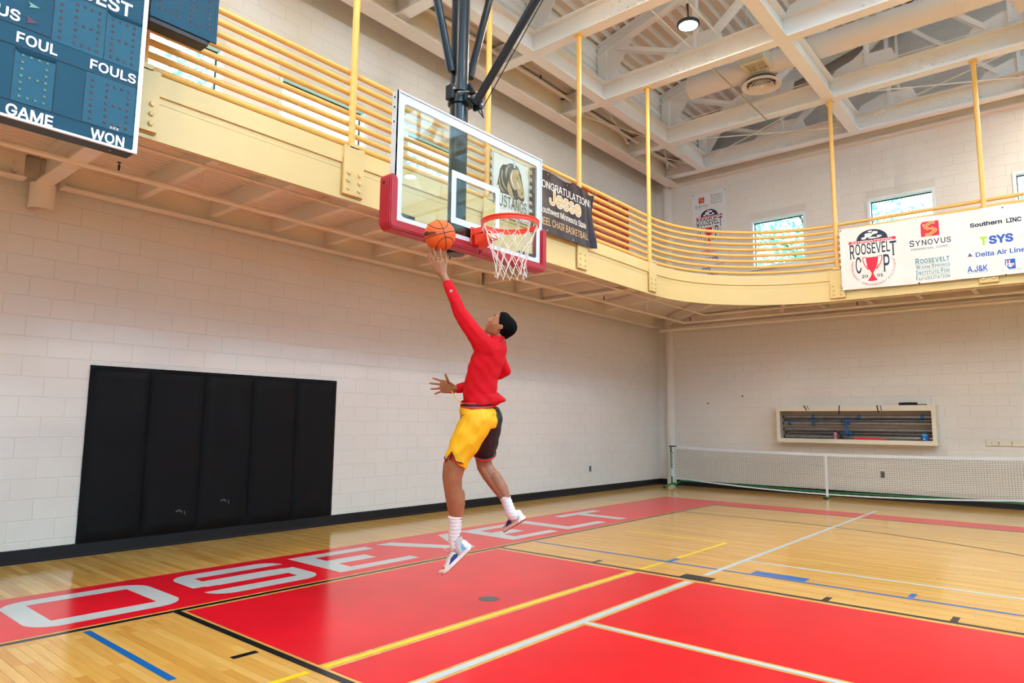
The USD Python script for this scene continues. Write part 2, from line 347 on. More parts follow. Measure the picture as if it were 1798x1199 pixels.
# ---- block walls
BH, BL = .2, .4
def block_wall(name, label, along, const, inward, u0, u1, z0, z1, wins, parts_most, offset=0.0, backing=.22, cut_to=None):
    """along: 0 wall runs in x (const = y), 1 runs in y (const = x); inward +-1: direction of the room along the other axis"""
    w = thing(name, label, "wall", kind="structure")
    gap, rec, bev = .003, .003, .004
    wp = sbox(u0, z0, u1, z1)
    for a, b, c, d in wins: wp = wp.difference(sbox(a, c, b, d))
    m = extr(wp, backing)
    P3 = (lambda u, d, z: (u, const+inward*d, z)) if along == 0 else (lambda u, d, z: (const+inward*d, u, z))
    v = m.vertices.copy(); m.vertices = np.array([P3(a[0], -rec-a[2], a[1]) for a in v])
    s = P3(1, 0, 0); e = np.linalg.det(np.array([np.subtract(P3(1, 0, 0), P3(0, 0, 0)), np.subtract(P3(0, 0, 1), P3(0, 0, 0)), np.subtract(P3(0, -1, 0), P3(0, 0, 0))]))
    if e < 0: m.invert()
    obj("wall_core", m, mortar, w)
    blocks = []
    k0, k1 = int(math.floor(z0/BH)), int(math.ceil(z1/BH))
    for k in range(k0, k1):
        za, zb = max(k*BH, z0), min((k+1)*BH, z1)
        if zb-za < .03: continue
        segs = [(u0, u1)]
        for a, b, c, d in wins:
            if za < d-.02 and zb > c+.02:
                segs = [t for s_ in segs for t in ((s_[0], min(s_[1], a)), (max(s_[0], b), s_[1])) if t[1]-t[0] > .03]
        for s0, s1 in segs:
            off = offset+(BL/2 if k % 2 else 0)
            i = math.floor((s0-off)/BL); 
            while i*BL+off < s1:
                a, b = max(i*BL+off, s0), min((i+1)*BL+off, s1)
                if b-a > .03: blocks.append((a, b, za, zb))
                i += 1
    def bm(q):
        a, b, c, d = q; V = []
        for g, dp in ((gap, -rec-.001), (gap, -bev*.5), (gap+bev, 0)):
            V += [P3(a+g, dp, c+g), P3(b-g, dp, c+g), P3(b-g, dp, d-g), P3(a+g, dp, d-g)]
        F = [[8, 9, 10], [8, 10, 11]]
        for r_ in (0, 4):
            for k in range(4):
                x, y = r_+k, r_+(k+1) % 4; F += [[x, y, y+4], [x, y+4, x+4]]
        t = tm(V, F)
        if e > 0: t.invert()
        return t
    mid = np.array([P3((q[0]+q[1])/2, 0, (q[2]+q[3])/2) for q in blocks])
    pr = project(mid); seen = (pr[:, 2] > .3) & (pr[:, 0] > -40) & (pr[:, 0] < 1840) & (pr[:, 1] > -30) & (pr[:, 1] < 1230)
    order = np.argsort(np.where(seen, pr[:, 2], 1e6+pr[:, 2]))
    for i in order[:parts_most]:
        obj("block", bm(blocks[i]), wall_paint, w)
    rest = [bm(blocks[i]) for i in order[parts_most:]]
    if rest: obj("blocks", cat(*rest), wall_paint, w, kind="stuff")
    return w
WZ0, WZ1 = 4.9, 6.04
winL = [(.36+2.21*k, 1.82+2.21*k, WZ0, WZ1) for k in range(-4, 2)]
winR = [(.43-1.2-2.41*k, .43-2.41*k, WZ0, WZ1) for k in range(0, 9)]
wall_l = block_wall("wall_left", "painted concrete block wall behind the basketball hoop", 0, YW, -1, XB_-.02, XW+.02, 0, 7.72, winL, 300)
wall_r = block_wall("wall_right", "painted concrete block end wall behind the low net", 1, XW, -1, YB-.02, YW+.02, 0, ZTOP, winR, 300, offset=.1)
def plain_wall(name, label, p): return obj(name, p, wall_paint, None, label=label, cat="wall", kind="structure")
winB = [(-9+2.4*k, -9+2.4*k+1.4, WZ0, WZ1) for k in range(8)]
wp = sbox(XB_, 0, XW, 7.72)
for a, b, c, d in winB: wp = wp.difference(sbox(a, c, b, d))
m = extr(wp, .22); m.vertices = np.c_[m.vertices[:, 0], YB-m.vertices[:, 2], m.vertices[:, 1]]
plain_wall("wall_back", "painted block wall at the far end of the court behind the camera", m)
plain_wall("wall_front", "painted block side wall at the camera's left", bx(XB_-.22, YB-.22, 0, XB_, YW+.22, ZTOP))
# ---- windows: frame, pane, sill
alu = mat("window_alu", (.80, .84, .86), .35); gasket = mat("gasket", (.02, .03, .03), .6)
def pane_like(name, tint, base):
    """clear sheet: transparent with a mirror that grows towards grazing, the same from both of its faces"""
    return usdkit.material(stage, "/World/Looks/"+name, {"t": ("transparent_bsdf", {"color": tint}), "g": ("glossy_bsdf", {"roughness": .012, "color": (.95, 1, 1)}), "l": ("layer_weight", {"blend": .5}),
        "pw": ("math", {"math_type": "power", "value2": 4.0}), "a": ("math", {"math_type": "multiply_add", "value2": .8, "value3": base}), "m": ("mix_closure", {})},
        [("l.facing", "pw.value1"), ("pw.value", "a.value1"), ("a.value", "m.fac"), ("t.BSDF", "m.closure1"), ("g.BSDF", "m.closure2")], surface="m.closure")
pane_m = pane_like("window_glass", (.94, .98, .97), .03)
_wn = 0
def window(P3, u0, u1, z0, z1, flip):
    def pl(a, b):
        lo = P3(*a); hi = P3(*b); return bx(*lo, *hi, .004)
    global _wn; _wn += 1
    t = thing(f"window_{_wn}", "white framed high window in the block wall above the running track", "window", kind="structure")
    fw = .055
    obj("frame", cat(pl((u0, -.16, z0), (u1, .012, z0+fw)), pl((u0, -.16, z1-fw), (u1, .012, z1)), pl((u0, -.16, z0+fw), (u0+fw, .012, z1-fw)), pl((u1-fw, -.16, z0+fw), (u1, .012, z1-fw))), alu, t)
    obj("gasket", cat(pl((u0+fw, -.13, z1-fw-.018), (u1-fw, -.1, z1-fw)), pl((u0+fw, -.13, z0+fw), (u0+fw+.014, -.1, z1-fw)), pl((u1-fw-.014, -.13, z0+fw), (u1-fw, -.1, z1-fw))), gasket, t)
    obj("pane", pl((u0+fw, -.122, z0+fw), (u1-fw, -.114, z1-fw)), pane_m, t)
    obj("sill", pl((u0-.03, -.02, z0-.03), (u1+.03, .04, z0)), alu, t)
    return t
for a, b, c, d in winL[2:]: window(lambda u, dp, z: (u, YW-dp, z), a, b, c, d, 0)
for a, b, c, d in winR[:5]: window(lambda u, dp, z: (XW-dp, u, z), a, b, c, d, 0)
# ---- baseboards
def base(name, label, a, b, n):
    a, b, n = map(np.array, (a, b, n)); t = .012
    pr = Polygon([(0, 0), (.032, 0), (.032, .008), (.016, .03), (.013, .125), (0, .13)])
    L = np.linalg.norm(b-a); d = (b-a)/L
    m = trimesh.creation.extrude_polygon(pr, L, engine="earcut"); v = m.vertices
    m.vertices = np.array([*a, 0])+v[:, :1]*np.array([*n, 0])+v[:, 1:2]*np.array([0, 0, 1.])+v[:, 2:]*np.array([*d, 0]); m.fix_normals()
    obj(name, m, black_rubber, None, label=label, cat="baseboard", kind="structure")
base("baseboard_left", "black rubber cove base along the wall behind the hoop", (XB_, YW), (XW, YW), (0, -1))
base("baseboard_right", "black rubber cove base along the wall behind the net", (XW, YB), (XW, YW), (-1, 0))
# corner pilaster and pipe
obj("trim_1", cat(lathe([(.115, 0), (.115, 7.3)], (XW-.02, YW-.32, 0), 24)), wall_paint, None, smooth=30, label="round painted column standing in the corner of the block walls", cat="column", kind="structure")

# ================================================================== roof
XBEAM = [-8.5, -6.4, -4.3, -2.25, -.2, 1.84, 3.86, 5.95, 8.42, 10.2]
Y0B, Y1B = 2.19, -23.39
WI = iprof(.2, .36, .02, .014); WC = iprof(.16, .2, .016, .012); WX = iprof(.2, .36, .02, .014)
BZ = 7.26
def bolts(pts, ax, r=.014, h=.012):
    return cat(*[lathe([(r, 0), (r, h*.7), (r*.7, h), (0, h)], p, 6, ax) for p in pts])
words9 = ["", "", "third", "fourth", "fifth", "nearest the hoop mast", "right of the hoop", "over the track's corner", "above the right rail posts", "against the right end wall"]
for bi, X in enumerate(XBEAM):
    lab = {5: "white roof truss with deep bottom beam over the basketball hoop", 6: "white roof truss whose beam carries the third yellow post from the right corner", 7: "white roof truss whose beam carries the last yellow post before the track's curve",
           8: "white roof truss whose beam carries the yellow posts above the white banner", 9: "white roof truss standing close against the right end wall"}.get(bi, "white roof truss out of sight to the left of the hoop")
    t = thing("roof_truss", lab, "truss", group="roof trusses" if bi < 5 else None)
    b = beam((X, Y0B, BZ), (X, Y1B, BZ), WI); obj("bottom_beam", b, steel_white, t)
    for sgn in (1, -1):                      # two slopes
        mir = (lambda y: y) if sgn == 1 else (lambda y: 2*RIDGE-y)
        ya, yb = 1.4, RIDGE
        obj("top_chord", beam((X, mir(ya), CHZ(ya)), (X, mir(yb), CHZ(yb)), WC), steel_white, t)
        pts = [1.22, -.55, -2.6, -4.65, -6.7, -8.75]
        for k, y in enumerate(pts):
            zt = CHZ(y)+.02; zb = BZ+.36
            if k == 0:
                obj("end_post", cat(bx(X-.06, mir(y-.05), zb, X+.06, mir(y+.13), zt+.1, .004), bolts([(X-.04+.08*s, mir(y-.05), zb+.06+.09*q) for s in (0, 1) for q in range(int((zt-zb-.05)/.09))], (0, -sgn, 0))), steel_white, t)
                obj("gusset", beam((X-.008, 0, 0), (X+.008, 0, 0), Polygon([(-mir(y) if 0 else 0, 0), (1, 0), (1, 1)])), steel_white, t) if False else None
                g = Polygon([(y, zb), (y-.12, zb), (y-.55, zt+.02), (y-.5, zt+.16), (y, zt+.04)])
                gm = extr(g, .016); v = gm.vertices; gm.vertices = np.c_[X-.008+v[:, 2], mir(1)*0+np.array([mir(q) for q in v[:, 0]]), v[:, 1]]; gm.fix_normals(); obj("gusset", gm, steel_white, t)
            else:
                for s in (-1, 1): obj("web_post", beam((X+s*.03, mir(y), zb), (X+s*.03, mir(y), zt), angle_prof(.06, .008), up=(1, 0, 0)), steel_white, t)
                g = Polygon([(y-.5, zb-.0), (y+.62, zb-.0), (y+.5, zb+.17), (y+.1, zb+.3), (y-.4, zb+.28)])
                gm = extr(g, .016); v = gm.vertices; gm.vertices = np.c_[X-.008+v[:, 2], np.array([mir(q) for q in v[:, 0]]), v[:, 1]]; gm.fix_normals(); obj("gusset", gm, steel_white, t)
                g = Polygon([(y-.3, CHZ(y-.3)), (y+.3, CHZ(y+.3)), (y+.2, zt-.2), (y-.25, zt-.16)])
                gm = extr(g, .016); v = gm.vertices; gm.vertices = np.c_[X-.008+v[:, 2], np.array([mir(q) for q in v[:, 0]]), v[:, 1]]; gm.fix_normals(); obj("gusset", gm, steel_white, t)
                # down from the previous top node, and up to the next
                yp = pts[k-1]
                if k % 2 == 1: p0, p1 = (X, mir(yp-.25), CHZ(yp-.25)-.05), (X, mir(y+.3), zb+.1)
                else: p0, p1 = (X, mir(yp-.2), zb+.12), (X, mir(y+.1), zt-.1)
                for s in (-1, 1): obj("web_diagonal", beam(np.add(p0, (s*.035, 0, 0)), np.add(p1, (s*.035, 0, 0)), angle_prof(.075, .01), up=(1, 0, 0)), steel_white, t)
    bp_ = [(X-.007, y, z) for y in np.arange(-.1, -1.0, -.13) for z in (BZ+.11, BZ+.25)] + [(X-.007, y, z) for y in np.arange(-3.1, -4.1, -.16) for z in (BZ+.11, BZ+.25)]
    obj("bolt_group", bolts(bp_, (-1, 0, 0), .02, .022), steel_white, t)
# cross beams along x
for yi, y in enumerate([1.27, -1.97, -5.2, -8.4, -12.8, -16.0, -19.2, -22.47]):
    for i in range(len(XBEAM)-1):
        a, b = XBEAM[i]+.1005, XBEAM[i+1]-.1005
        if i < 4 and y < -2.5: continue
        me = cat(beam((a, y, BZ), (b, y, BZ), WX), bx(a-.09, y-.007, BZ+.021, a, y+.007, BZ+.339), bx(b, y-.007, BZ+.021, b+.09, y+.007, BZ+.339))
        near = {0: "over the inner edge of the left track", 1: "over the court in line with the right rail posts"}.get(yi, "over the court out of view")
        nm = {4: "left of the hoop mast", 5: "right of the hoop mast", 6: "before the track's corner", 7: "at the track's corner", 8: "against the right end wall"}.get(i, "far left")
        vis = yi < 2 and i >= 4
        cap = cat(me, bolts([(a+.0+.01, y-.05, BZ+z) for z in (.1, .2, .3)], (0, -1, 0)))
        obj("cross_beam", cap, steel_white, None, label=f"white steel cross beam {near}, {nm}" if vis else "white steel cross beam between roof trusses outside the picture", cat="beam", group=None if vis else "hidden cross beams")
# wall beams (spandrels) the trusses bear on
sp = beam((XB_, 2.2, 7.17), (XW-.3, 2.2, 7.17), iprof(.28, .45, .02, .016))
obj("wall_beam", sp, under_paint, None, label="long beige beam along the top of the wall behind the hoop", cat="beam")
sp = beam((10.70, YB, 7.22), (10.70, 2.35, 7.22), iprof(.2, .2, .014, .012))
obj("wall_beam", cat(sp, bolts([(10.69, y, 7.32) for y in np.arange(2.1, -8, -.55)], (-1, 0, 0), .016)), under_paint, None, label="slim pinkish beam along the right end wall below the pipe", cat="beam")
# corrugated decks
def deck_profile(L, pitch, top, bot, h, t=.004):
    pts = []; n = int(L/pitch)
    for i in range(n+1):
        x = i*pitch; pts += [(x, 0), (x+bot, 0), (x+bot+(pitch-bot-top)/2, h), (x+bot+(pitch-bot-top)/2+top, h)]
    return np.array(pts)
def deck(prof, o, eu, ew, ea, L, pick=None):
    V = []; n = len(prof)
    for s in (0, L): V.append(np.asarray(o)+prof[:, :1]*np.asarray(eu)+prof[:, 1:2]*np.asarray(ew)+s*np.asarray(ea))
    V = np.vstack(V); F = []
    for i in range(n-1):
        if pick is None or i % 4 in pick: F += [[i, i+1, n+i+1], [i, n+i+1, n+i]]
    t = tm(V, F)
    k = t.face_normals.mean(0)
    return t if k@np.asarray(ew) < 0 else tm(V, np.array(F)[:, ::-1])
ceil = thing("ceiling", "white corrugated metal roof deck on steel trusses", "ceiling", kind="structure")
sl = np.array([0, -1, .265]); sl /= np.linalg.norm(sl); nn = np.array([0, .265, 1.]); nn /= np.linalg.norm(nn)
SK0, SK1 = -12.2, -17.4                          # unseen skylight in the far slope, placed to light walls and floor
def sdeck(ya, yb, mirrored):
    L = abs(ya-yb)*math.hypot(1, .265); hi = max(ya, yb) if not mirrored else min(ya, yb)
    zz = CHZ(hi if not mirrored else 2*RIDGE-hi)+.205; d = [1, -1, 1] if mirrored else [1, 1, 1]
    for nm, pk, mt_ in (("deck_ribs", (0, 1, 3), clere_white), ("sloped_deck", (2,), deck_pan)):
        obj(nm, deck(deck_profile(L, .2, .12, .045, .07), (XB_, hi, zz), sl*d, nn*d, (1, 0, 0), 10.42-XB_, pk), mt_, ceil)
sdeck(1.5, RIDGE, False); sdeck(2*RIDGE-1.5, SK1, True); sdeck(SK0, RIDGE, True)
def slab(ya, yb, d0, d1, m, name, x0=-11.1, L=22.2):
    cz = lambda y: CHZ(y if y > RIDGE else 2*RIDGE-y)
    rp = Polygon([(ya, cz(ya)+d0), (yb, cz(yb)+d0), (yb, cz(yb)+d1), (ya, cz(ya)+d1)])
    q = extr(rp, L); v = q.vertices; q.vertices = np.c_[x0+v[:, 2], v[:, 0], v[:, 1]]; q.fix_normals(); obj(name, q, m, ceil)
slab(1.75, RIDGE, .33, .52, roof_dark, "roof_slab"); slab(RIDGE, SK0, .33, .52, roof_dark, "roof_slab"); slab(SK1, 2*RIDGE-1.75, .33, .52, roof_dark, "roof_slab")
slab(SK0, SK1, .42, .44, pane_m, "skylight_pane", XB_, 21.6)
for yy, s in ((1.36, 1), (2*RIDGE-1.36, -1)):
    pr2 = deck_profile(.86, .15, .085, .035, .035)
    obj("clerestory_sheet", deck(pr2, (XB_, yy, 7.6), (0, 0, 1), (0, s, 0), (1, 0, 0), 10.75-XB_), clere_white, ceil)
    obj("clerestory_back", bx(XB_, yy+s*.06, 7.6, XW, yy+s*.12, CHZ(1.5)+.36), roof_dark, ceil)
    lo, hi = (1.42, 2.9) if s == 1 else (YB-.1, 2*RIDGE-1.42)
    pr3 = deck_profile(hi-lo, .19, .1, .05, .05)
    obj("flat_deck", deck(pr3, (XB_, lo, 7.66), (0, 1, 0), (0, 0, 1), (1, 0, 0), XW-XB_), deck_white, ceil)
    obj("flat_roof", bx(XB_-.1, lo+(.0 if s == 1 else -.2), 7.74, XW+.1, hi+(.2 if s == 1 else 0), 7.9), roof_dark, ceil)

# ================================================================== elevated running track
YF, XF, RC = .33, 8.42, 2.36                      # fascia lines and the corner's radius
CXc, CYc = XF-RC, YF-RC
def track_path(x_from=XB_+.05, y_to=YB+.1, off=0.0, n=28):
    """plan line of the fascia moved off metres towards the walls"""
    p = [(x_from, YF+off)]
    xs = [x for x in np.arange(-8, CXc, 1.0)]
    p += [(x, YF+off) for x in xs if x > x_from+.2] + [(CXc, YF+off)]
    for a in np.linspace(PI/2, 0, n)[1:]: p.append((CXc+(RC+off)*math.cos(a), CYc+(RC+off)*math.sin(a)))
    p += [(XF+off, y) for y in np.arange(CYc-1, y_to+.5, -1.0)] + [(XF+off, y_to)]
    return np.array(p)
def sweep_plan(prof, path, smooth=True):
    """prof (d, z): d measured from the path towards the walls; swept along a plan path"""
    t = np.gradient(path, axis=0); t /= np.linalg.norm(t, axis=1, keepdims=True); nrm = np.c_[-t[:, 1], t[:, 0]]   # left of travel = towards the walls
    prof = np.asarray(prof, float); k = len(prof); V = []
    for p, n_ in zip(path, nrm): V += [(p[0]+n_[0]*d, p[1]+n_[1]*d, z) for d, z in prof]
    F = []; m_ = len(path)
    for i in range(m_-1):
        for j in range(k):
            a, b = i*k+j, i*k+(j+1) % k; F += [[a, b, b+k], [a, b+k, a+k]]
    me = tm(V, F); 
    c = [list(range(k)), list(range((m_-1)*k, m_*k))]
    e = extr(Polygon(prof), 1e-4)
    for idx, p, n_ in ((0, path[0], nrm[0]), (1, path[-1], nrm[-1])):
        q = trimesh.creation.triangulate_polygon(Polygon(prof), engine="earcut")
        v2, f2 = q; cc = tm([(p[0]+n_[0]*a, p[1]+n_[1]*a, z) for a, z in v2], f2); me = cat(me, cc)
    me.merge_vertices(); me.fix_normals(); return me
track = thing("running_track", "elevated running track with pale yellow fascia carried round the gym", "running track")
TP = track_path()
obj("fascia", sweep_plan([(0, 3.58), (.05, 3.58), (.05, 4.09), (0, 4.09)], TP), track_yellow, track, smooth=30)
obj("fascia_cap", sweep_plan([(-.014, 3.945), (0, 3.945), (0, 4.1), (.07, 4.1), (.07, 4.115), (-.014, 4.115)], TP), track_yellow, track, smooth=30)
obj("fascia_bead", sweep_plan([(-.0035, 3.885), (0, 3.883), (0, 3.889)], TP), track_yellow, track)
obj("cap_gap", sweep_plan([(-.004, 3.936), (0, 3.936), (0, 3.945), (-.004, 3.945)], TP), shadow_gap, track)  # strip painted as the shadow under the cap
# deck: corrugated steel under concrete
def offset_poly():
    inner = track_path(off=.05); return Polygon([*inner, (XW-.02, YB+.1), (XW-.02, YW-.02), (XB_+.05, YW-.02)])
dm = extr(offset_poly(), .09); dm.apply_translation((0, 0, 4.0)); obj("walking_surface", dm, mat("track_surface", (.35, .10, .07), .7), track)
# left aisle deck with flutes along x, right aisle with flutes along y
pr = deck_profile(YW-YF-.15, .075, .03, .03, .02)
obj("deck_sheet", deck(pr, (XB_+.05, YF+.055, 3.975), (0, 1, 0), (0, 0, 1), (1, 0, 0), CXc+1.3-XB_-.05), under_paint, track)
cs = extr(offset_poly().intersection(sbox(CXc+1.3, CYc+.9, XW, YW)), .014); cs.apply_translation((0, 0, 3.985)); obj("deck_sheet", cs, under_paint, track)
pr = deck_profile(XW-XF-.15, .075, .03, .03, .02)
obj("deck_sheet", deck(pr, (XF+.055, CYc+.9, 3.975), (1, 0, 0), (0, 0, 1), (0, -1, 0), CYc+.9-YB-.1), under_paint, track)
JP = union_all([sbox(-.05, 0, .05, .012), sbox(-.05, .183, .05, .195), sbox(-.006, 0, .006, .195)])
CP = union_all([sbox(-.006, 0, .07, .012), sbox(-.006, .183, .07, .195), sbox(-.006, 0, .006, .195)])
jx = [-.56-.79+.805*k for k in range(-11, 10)]
for k, x in enumerate(jx):
    if x > 6.4 or x < XB_+.2: continue
    big = False
    obj("joist", beam((x, YF+.055, 3.78), (x, 2.6, 3.78), CP), under_paint, track)
for x in (-2.2, 5.95): obj("joist", beam((x, YF+.055, 3.71), (x, 2.62, 3.71), iprof(.15, .265, .016, .012)), under_paint, track)
for k in range(7):
    y = -1.2-.85*k; obj("joist", beam((XF+.055, y, 3.78), (10.6, y, 3.78), CP), under_paint, track)
for k in range(14):
    y = -7.15-1.1*k
    if y > YB+.4: obj("joist", beam((XF+.055, y, 3.78), (10.6, y, 3.78), CP), under_paint, track)
def curve_pt(deg): a = math.radians(deg); return CXc+(RC+.055)*math.cos(a), CYc+(RC+.055)*math.sin(a)
for dg in (68, 45, 22):
    x, y = curve_pt(dg); e = min((10.55-x)/max(math.cos(math.radians(dg)), .01), (2.55-y)/max(math.sin(math.radians(dg)), .01))
    obj("joist", beam((x, y, 3.78), (x+e*math.cos(math.radians(dg)), y+e*math.sin(math.radians(dg)), 3.78), CP), under_paint, track)
ctr = [x for x in np.arange(XB_+.1, XW-.3, 4.0)]
segs = [(XB_+.02, -2.37), (-2.06, 4.25), (4.33, 10.35)]
for a, b in segs:
    m = cat(beam((a, 2.66, 3.70), (b, 2.66, 3.70), union_all([sbox(-.03, .012, 0, .27), sbox(-.03, 0, .12, .012), sbox(-.03, .258, .1, .27)]), up=(0, 0, 1)))
    bl = bolts([(x, 2.655, z) for x in ([a+.07, b-.08]) for z in (3.78, 3.86)], (0, -1, 0), .02, .02)
    obj("ledger_beam", cat(m, bl), under_paint, track)
m = beam((10.66, YB+.1, 3.70), (10.66, 2.3, 3.70), union_all([sbox(-.0, .012, .03, .27), sbox(-.12, 0, .03, .012), sbox(-.1, .258, .03, .27)]))
obj("ledger_beam", m, under_paint, track)
obj("column_stub", lathe([(.11, 3.45), (.11, 3.71)], (-2.2, 2.675, 0), 20), under_paint, track, smooth=30)
# splice plates on the fascia below each post
def splice(px, py, nx, ny, w=.24):
    tx, ty = -ny, nx
    def P(a, b, z): return (px+tx*a+nx*b, py+ty*a+ny*b, z)
    pts = [P(a, b, z) for a in (-w/2, w/2) for b in (0, .022) for z in (3.63, 4.13)]
    m = hull(pts)
    pts2 = [P(a, b, z) for a in (-.055, .055) for b in (0, .022) for z in (4.12, 4.17)]
    bl = bolts([P(a, .022, z) for a in (-.065, .065) for z in (3.69, 3.77, 3.85)], (nx, ny, 0), .021, .018)
    gap_ = hull([P(a, b, z) for a in (-w/2-.008, w/2+.0) for b in (0, .003) for z in (3.617, 4.0)])  # thin ochre edge painted as shadow beside and below the plate
    return cat(m, hull(pts2)), bl, gap_
POSTL = [-8.3, -6.27, -4.23, -2.2, -.2, 1.84, 3.85, 5.95]; POSTR = [-1.96, -4.13, -6.3, -8.5, -10.7, -12.9, -15.1, -17.3, -19.5]
for x in POSTL:
    a, b, c = splice(x, YF-.014, 0, -1); obj("splice_plate", cat(a, b), track_yellow, track); obj("plate_gap", c, shadow_gap, track)
for y in POSTR:
    a, b, c = splice(XF-.014, y, -1, 0); obj("splice_plate", cat(a, b), track_yellow, track); obj("plate_gap", c, shadow_gap, track)
# ---- railing: eight horizontal pipes on hanger posts
rail = thing("track_railing", "yellow pipe railing with eight rails and tall hanger posts along the running track", "railing")
ZR = np.linspace(4.19, 4.955, 8)
RO = .075
for i, z in enumerate(ZR):
    p = track_path(x_from=XB_+.08, off=RO); r_ = .028 if i < 7 else .029
    obj("rail", tube(np.c_[p, np.full(len(p), z)], r_, 10), rail_yellow, rail, smooth=50)
for x in POSTL:
    m = cyl((x, YF+.03, 4.02), (x, YF+.03, BZ-.02), .036, 18); f = bx(x-.06, YF-.03, BZ-.02, x+.06, YF+.09, BZ, .004)
    obj("hanger_post", cat(m, f), rail_yellow, rail, smooth=40)
for y in POSTR:
    m = cyl((XF+.03, y, 4.02), (XF+.03, y, BZ-.02), .036, 18); f = bx(XF-.03, y-.06, BZ-.02, XF+.09, y+.06, BZ, .004)
    obj("hanger_post", cat(m, f), rail_yellow, rail, smooth=40)

# ---- pipes
def pipe(name, label, pts, r, m, hang=None, heads=None, grp=None):
    t = thing(name, label, "pipe", grp)
    pp = []
    pts = [np.array(p, float) for p in pts]
    for i, p in enumerate(pts):
        if 0 < i < len(pts)-1:
            a = (pts[i-1]-p); a /= np.linalg.norm(a); b = pts[i+1]-p; b /= np.linalg.norm(b)
            for s in np.linspace(0, 1, 6): pp.append(p+a*.06*(1-s)**2+b*.06*s**2)
        else: pp.append(p)
    obj("run", tube(pp, r, 14), m, t, smooth=40)
    for p, top in (hang or []):
        p = np.array(p, float)
        obj("hanger", cat(tube([p+(math.cos(a)*(r+.003)*np.array([1, 0, 0]) if abs(pts[1][1]-pts[0][1]) > abs(pts[1][0]-pts[0][0]) else math.cos(a)*(r+.003)*np.array([0, 1, 0]))+np.array([0, 0, math.sin(a)*(r+.003)]) for a in np.linspace(0, 2*PI, 13)], .004, 6), cyl(p+(0, 0, r), (p[0], p[1], top), .005, 8)), m, t)
    for p in heads or []:
        p = np.array(p, float)
        obj("sprinkler_head", cat(cyl(p, p+(0, 0, r+.035), .009, 10), lathe([(.004, r+.035), (.018, r+.045), (.006, r+.05), (.005, r+.075), (.02, r+.077), (.02, r+.08), (0, r+.081)], p, 12)), dark_metal, t)
    return t
pipe("sprinkler_pipe", "large pipe running under the left track beside the block wall", [(XB_+.1, 1.72, 3.708), (9.95, 1.72, 3.708)], .028, under_paint,
     [((-1.05, 1.72, 3.708), 3.97), ((1.6, 1.72, 3.708), 3.97), ((4.0, 1.72, 3.708), 3.97), ((8.3, 1.72, 3.708), 3.97)], [(-1.85, 1.72, 3.708), (2.55, 1.72, 3.708), (6.65, 1.72, 3.708)])
pipe("sprinkler_pipe", "thin pipe running under the left track near its yellow fascia", [(XB_+.1, .83, 3.685), (9.15, .83, 3.685), (9.15, YB+.2, 3.685)], .016, under_paint,
     [((-1.0, .83, 3.685), 3.97), ((-.1, .83, 3.685), 3.97), ((4.6, .83, 3.685), 3.97)])
pipe("sprinkler_pipe", "large pipe running under the right track towards the far corner", [(9.95, 1.72, 3.70), (9.95, YB+.2, 3.66)], .028, under_paint,
     [((9.95, .4, 3.70), 3.97), ((9.95, -2.4, 3.69), 3.97)], [(9.95, -1.9, 3.69), (9.95, 1.55, 3.70)])
pipe("drain_pipe", "lowest pipe along the right end wall below the track", [(10.35, 2.5, 3.62), (10.35, YB+.2, 3.57)], .032, under_paint, [((10.35, 1.4, 3.62), 3.7), ((10.35, -.6, 3.61), 3.7), ((10.35, -3.2, 3.6), 3.7)])
pipe("sprinkler_pipe", "white pipe under the roof deck along the wall behind the hoop", [(XB_+.1, 1.95, 7.50), (10.42, 1.95, 7.50)], .035, steel_white,
     None, [(4.95, 1.95, 7.5), (1.0, 1.95, 7.5), (8.6, 1.95, 7.5)])
pipe("sprinkler_pipe", "white pipe along the top of the right end wall", [(10.47, 2.1, 7.47), (10.47, YB+.2, 7.42)], .045, steel_white, [((10.47, .3, 7.465), 7.62), ((10.47, -1.4, 7.46), 7.62), ((10.47, -3.6, 7.455), 7.62)], None)
pipe("riser_pipe", "short white vertical pipe rising from the end wall's top pipe", [(10.47, -2.72, 7.515), (10.47, -2.72, 9.3)], .035, steel_white)
pipe("conduit", "thin conduit crossing from truss to truss beside the round lamp", [(3.9, -.5, 7.66), (8.4, -.5, 7.66)], .012, steel_white)
pipe("conduit", "thin brownish conduit under the beams beside the round air diffuser", [(5.95, -.84, 7.22), (8.42, -.84, 7.22)], .012, mat("conduit_brown", (.45, .33, .2), .4, metal=.5))
pipe("conduit", "thin conduit carrying the round lamp under the deck", [(3.97, -.97, 7.72), (5.85, -.97, 7.72)], .014, steel_white)
pipe("conduit", "thin conduit along the far beam over the banner", [(8.32, 1.1, 7.66), (8.32, YB+.8, 7.66)], .008, steel_white)
# tie rods with turnbuckles
def tie(a, b, label):
    t = thing("tie_rod", label, "tie rod"); a, b = np.array(a), np.array(b); d = (b-a)/np.linalg.norm(b-a)
    obj("rod", cyl(a, b, .013, 10), steel_white, t)
    for q in (.12, .88):
        c = a+(b-a)*q; s, u, _ = rot_to(d)
        obj("turnbuckle", cat(*[cyl(c-d*.09+s*k*.024, c+d*.09+s*k*.024, .008, 8) for k in (-1, 1)], *[lathe([(.012, -.02), (.03, -.015), (.03, .015), (.012, .02)], c+d*k*.1, 10, d) for k in (-1, 1)]), steel_white, t)
    for c, k in ((a, 1), (b, -1)): obj("clevis", hull([c+np.array(p) for p in ((-.03, -.03, -.01), (.03, -.03, -.01), (-.03, .03, -.01), (.03, .03, .01), (0, 0, .03))]), steel_white, t)
tie((6.07, 1.42, 7.44), (8.3, 2.1, 7.44), "tie rod crossing upward under the flat deck, left of the corner bay"); tie((6.07, 2.1, 7.39), (8.3, 1.42, 7.39), "tie rod crossing downward under the flat deck, left of the corner bay")
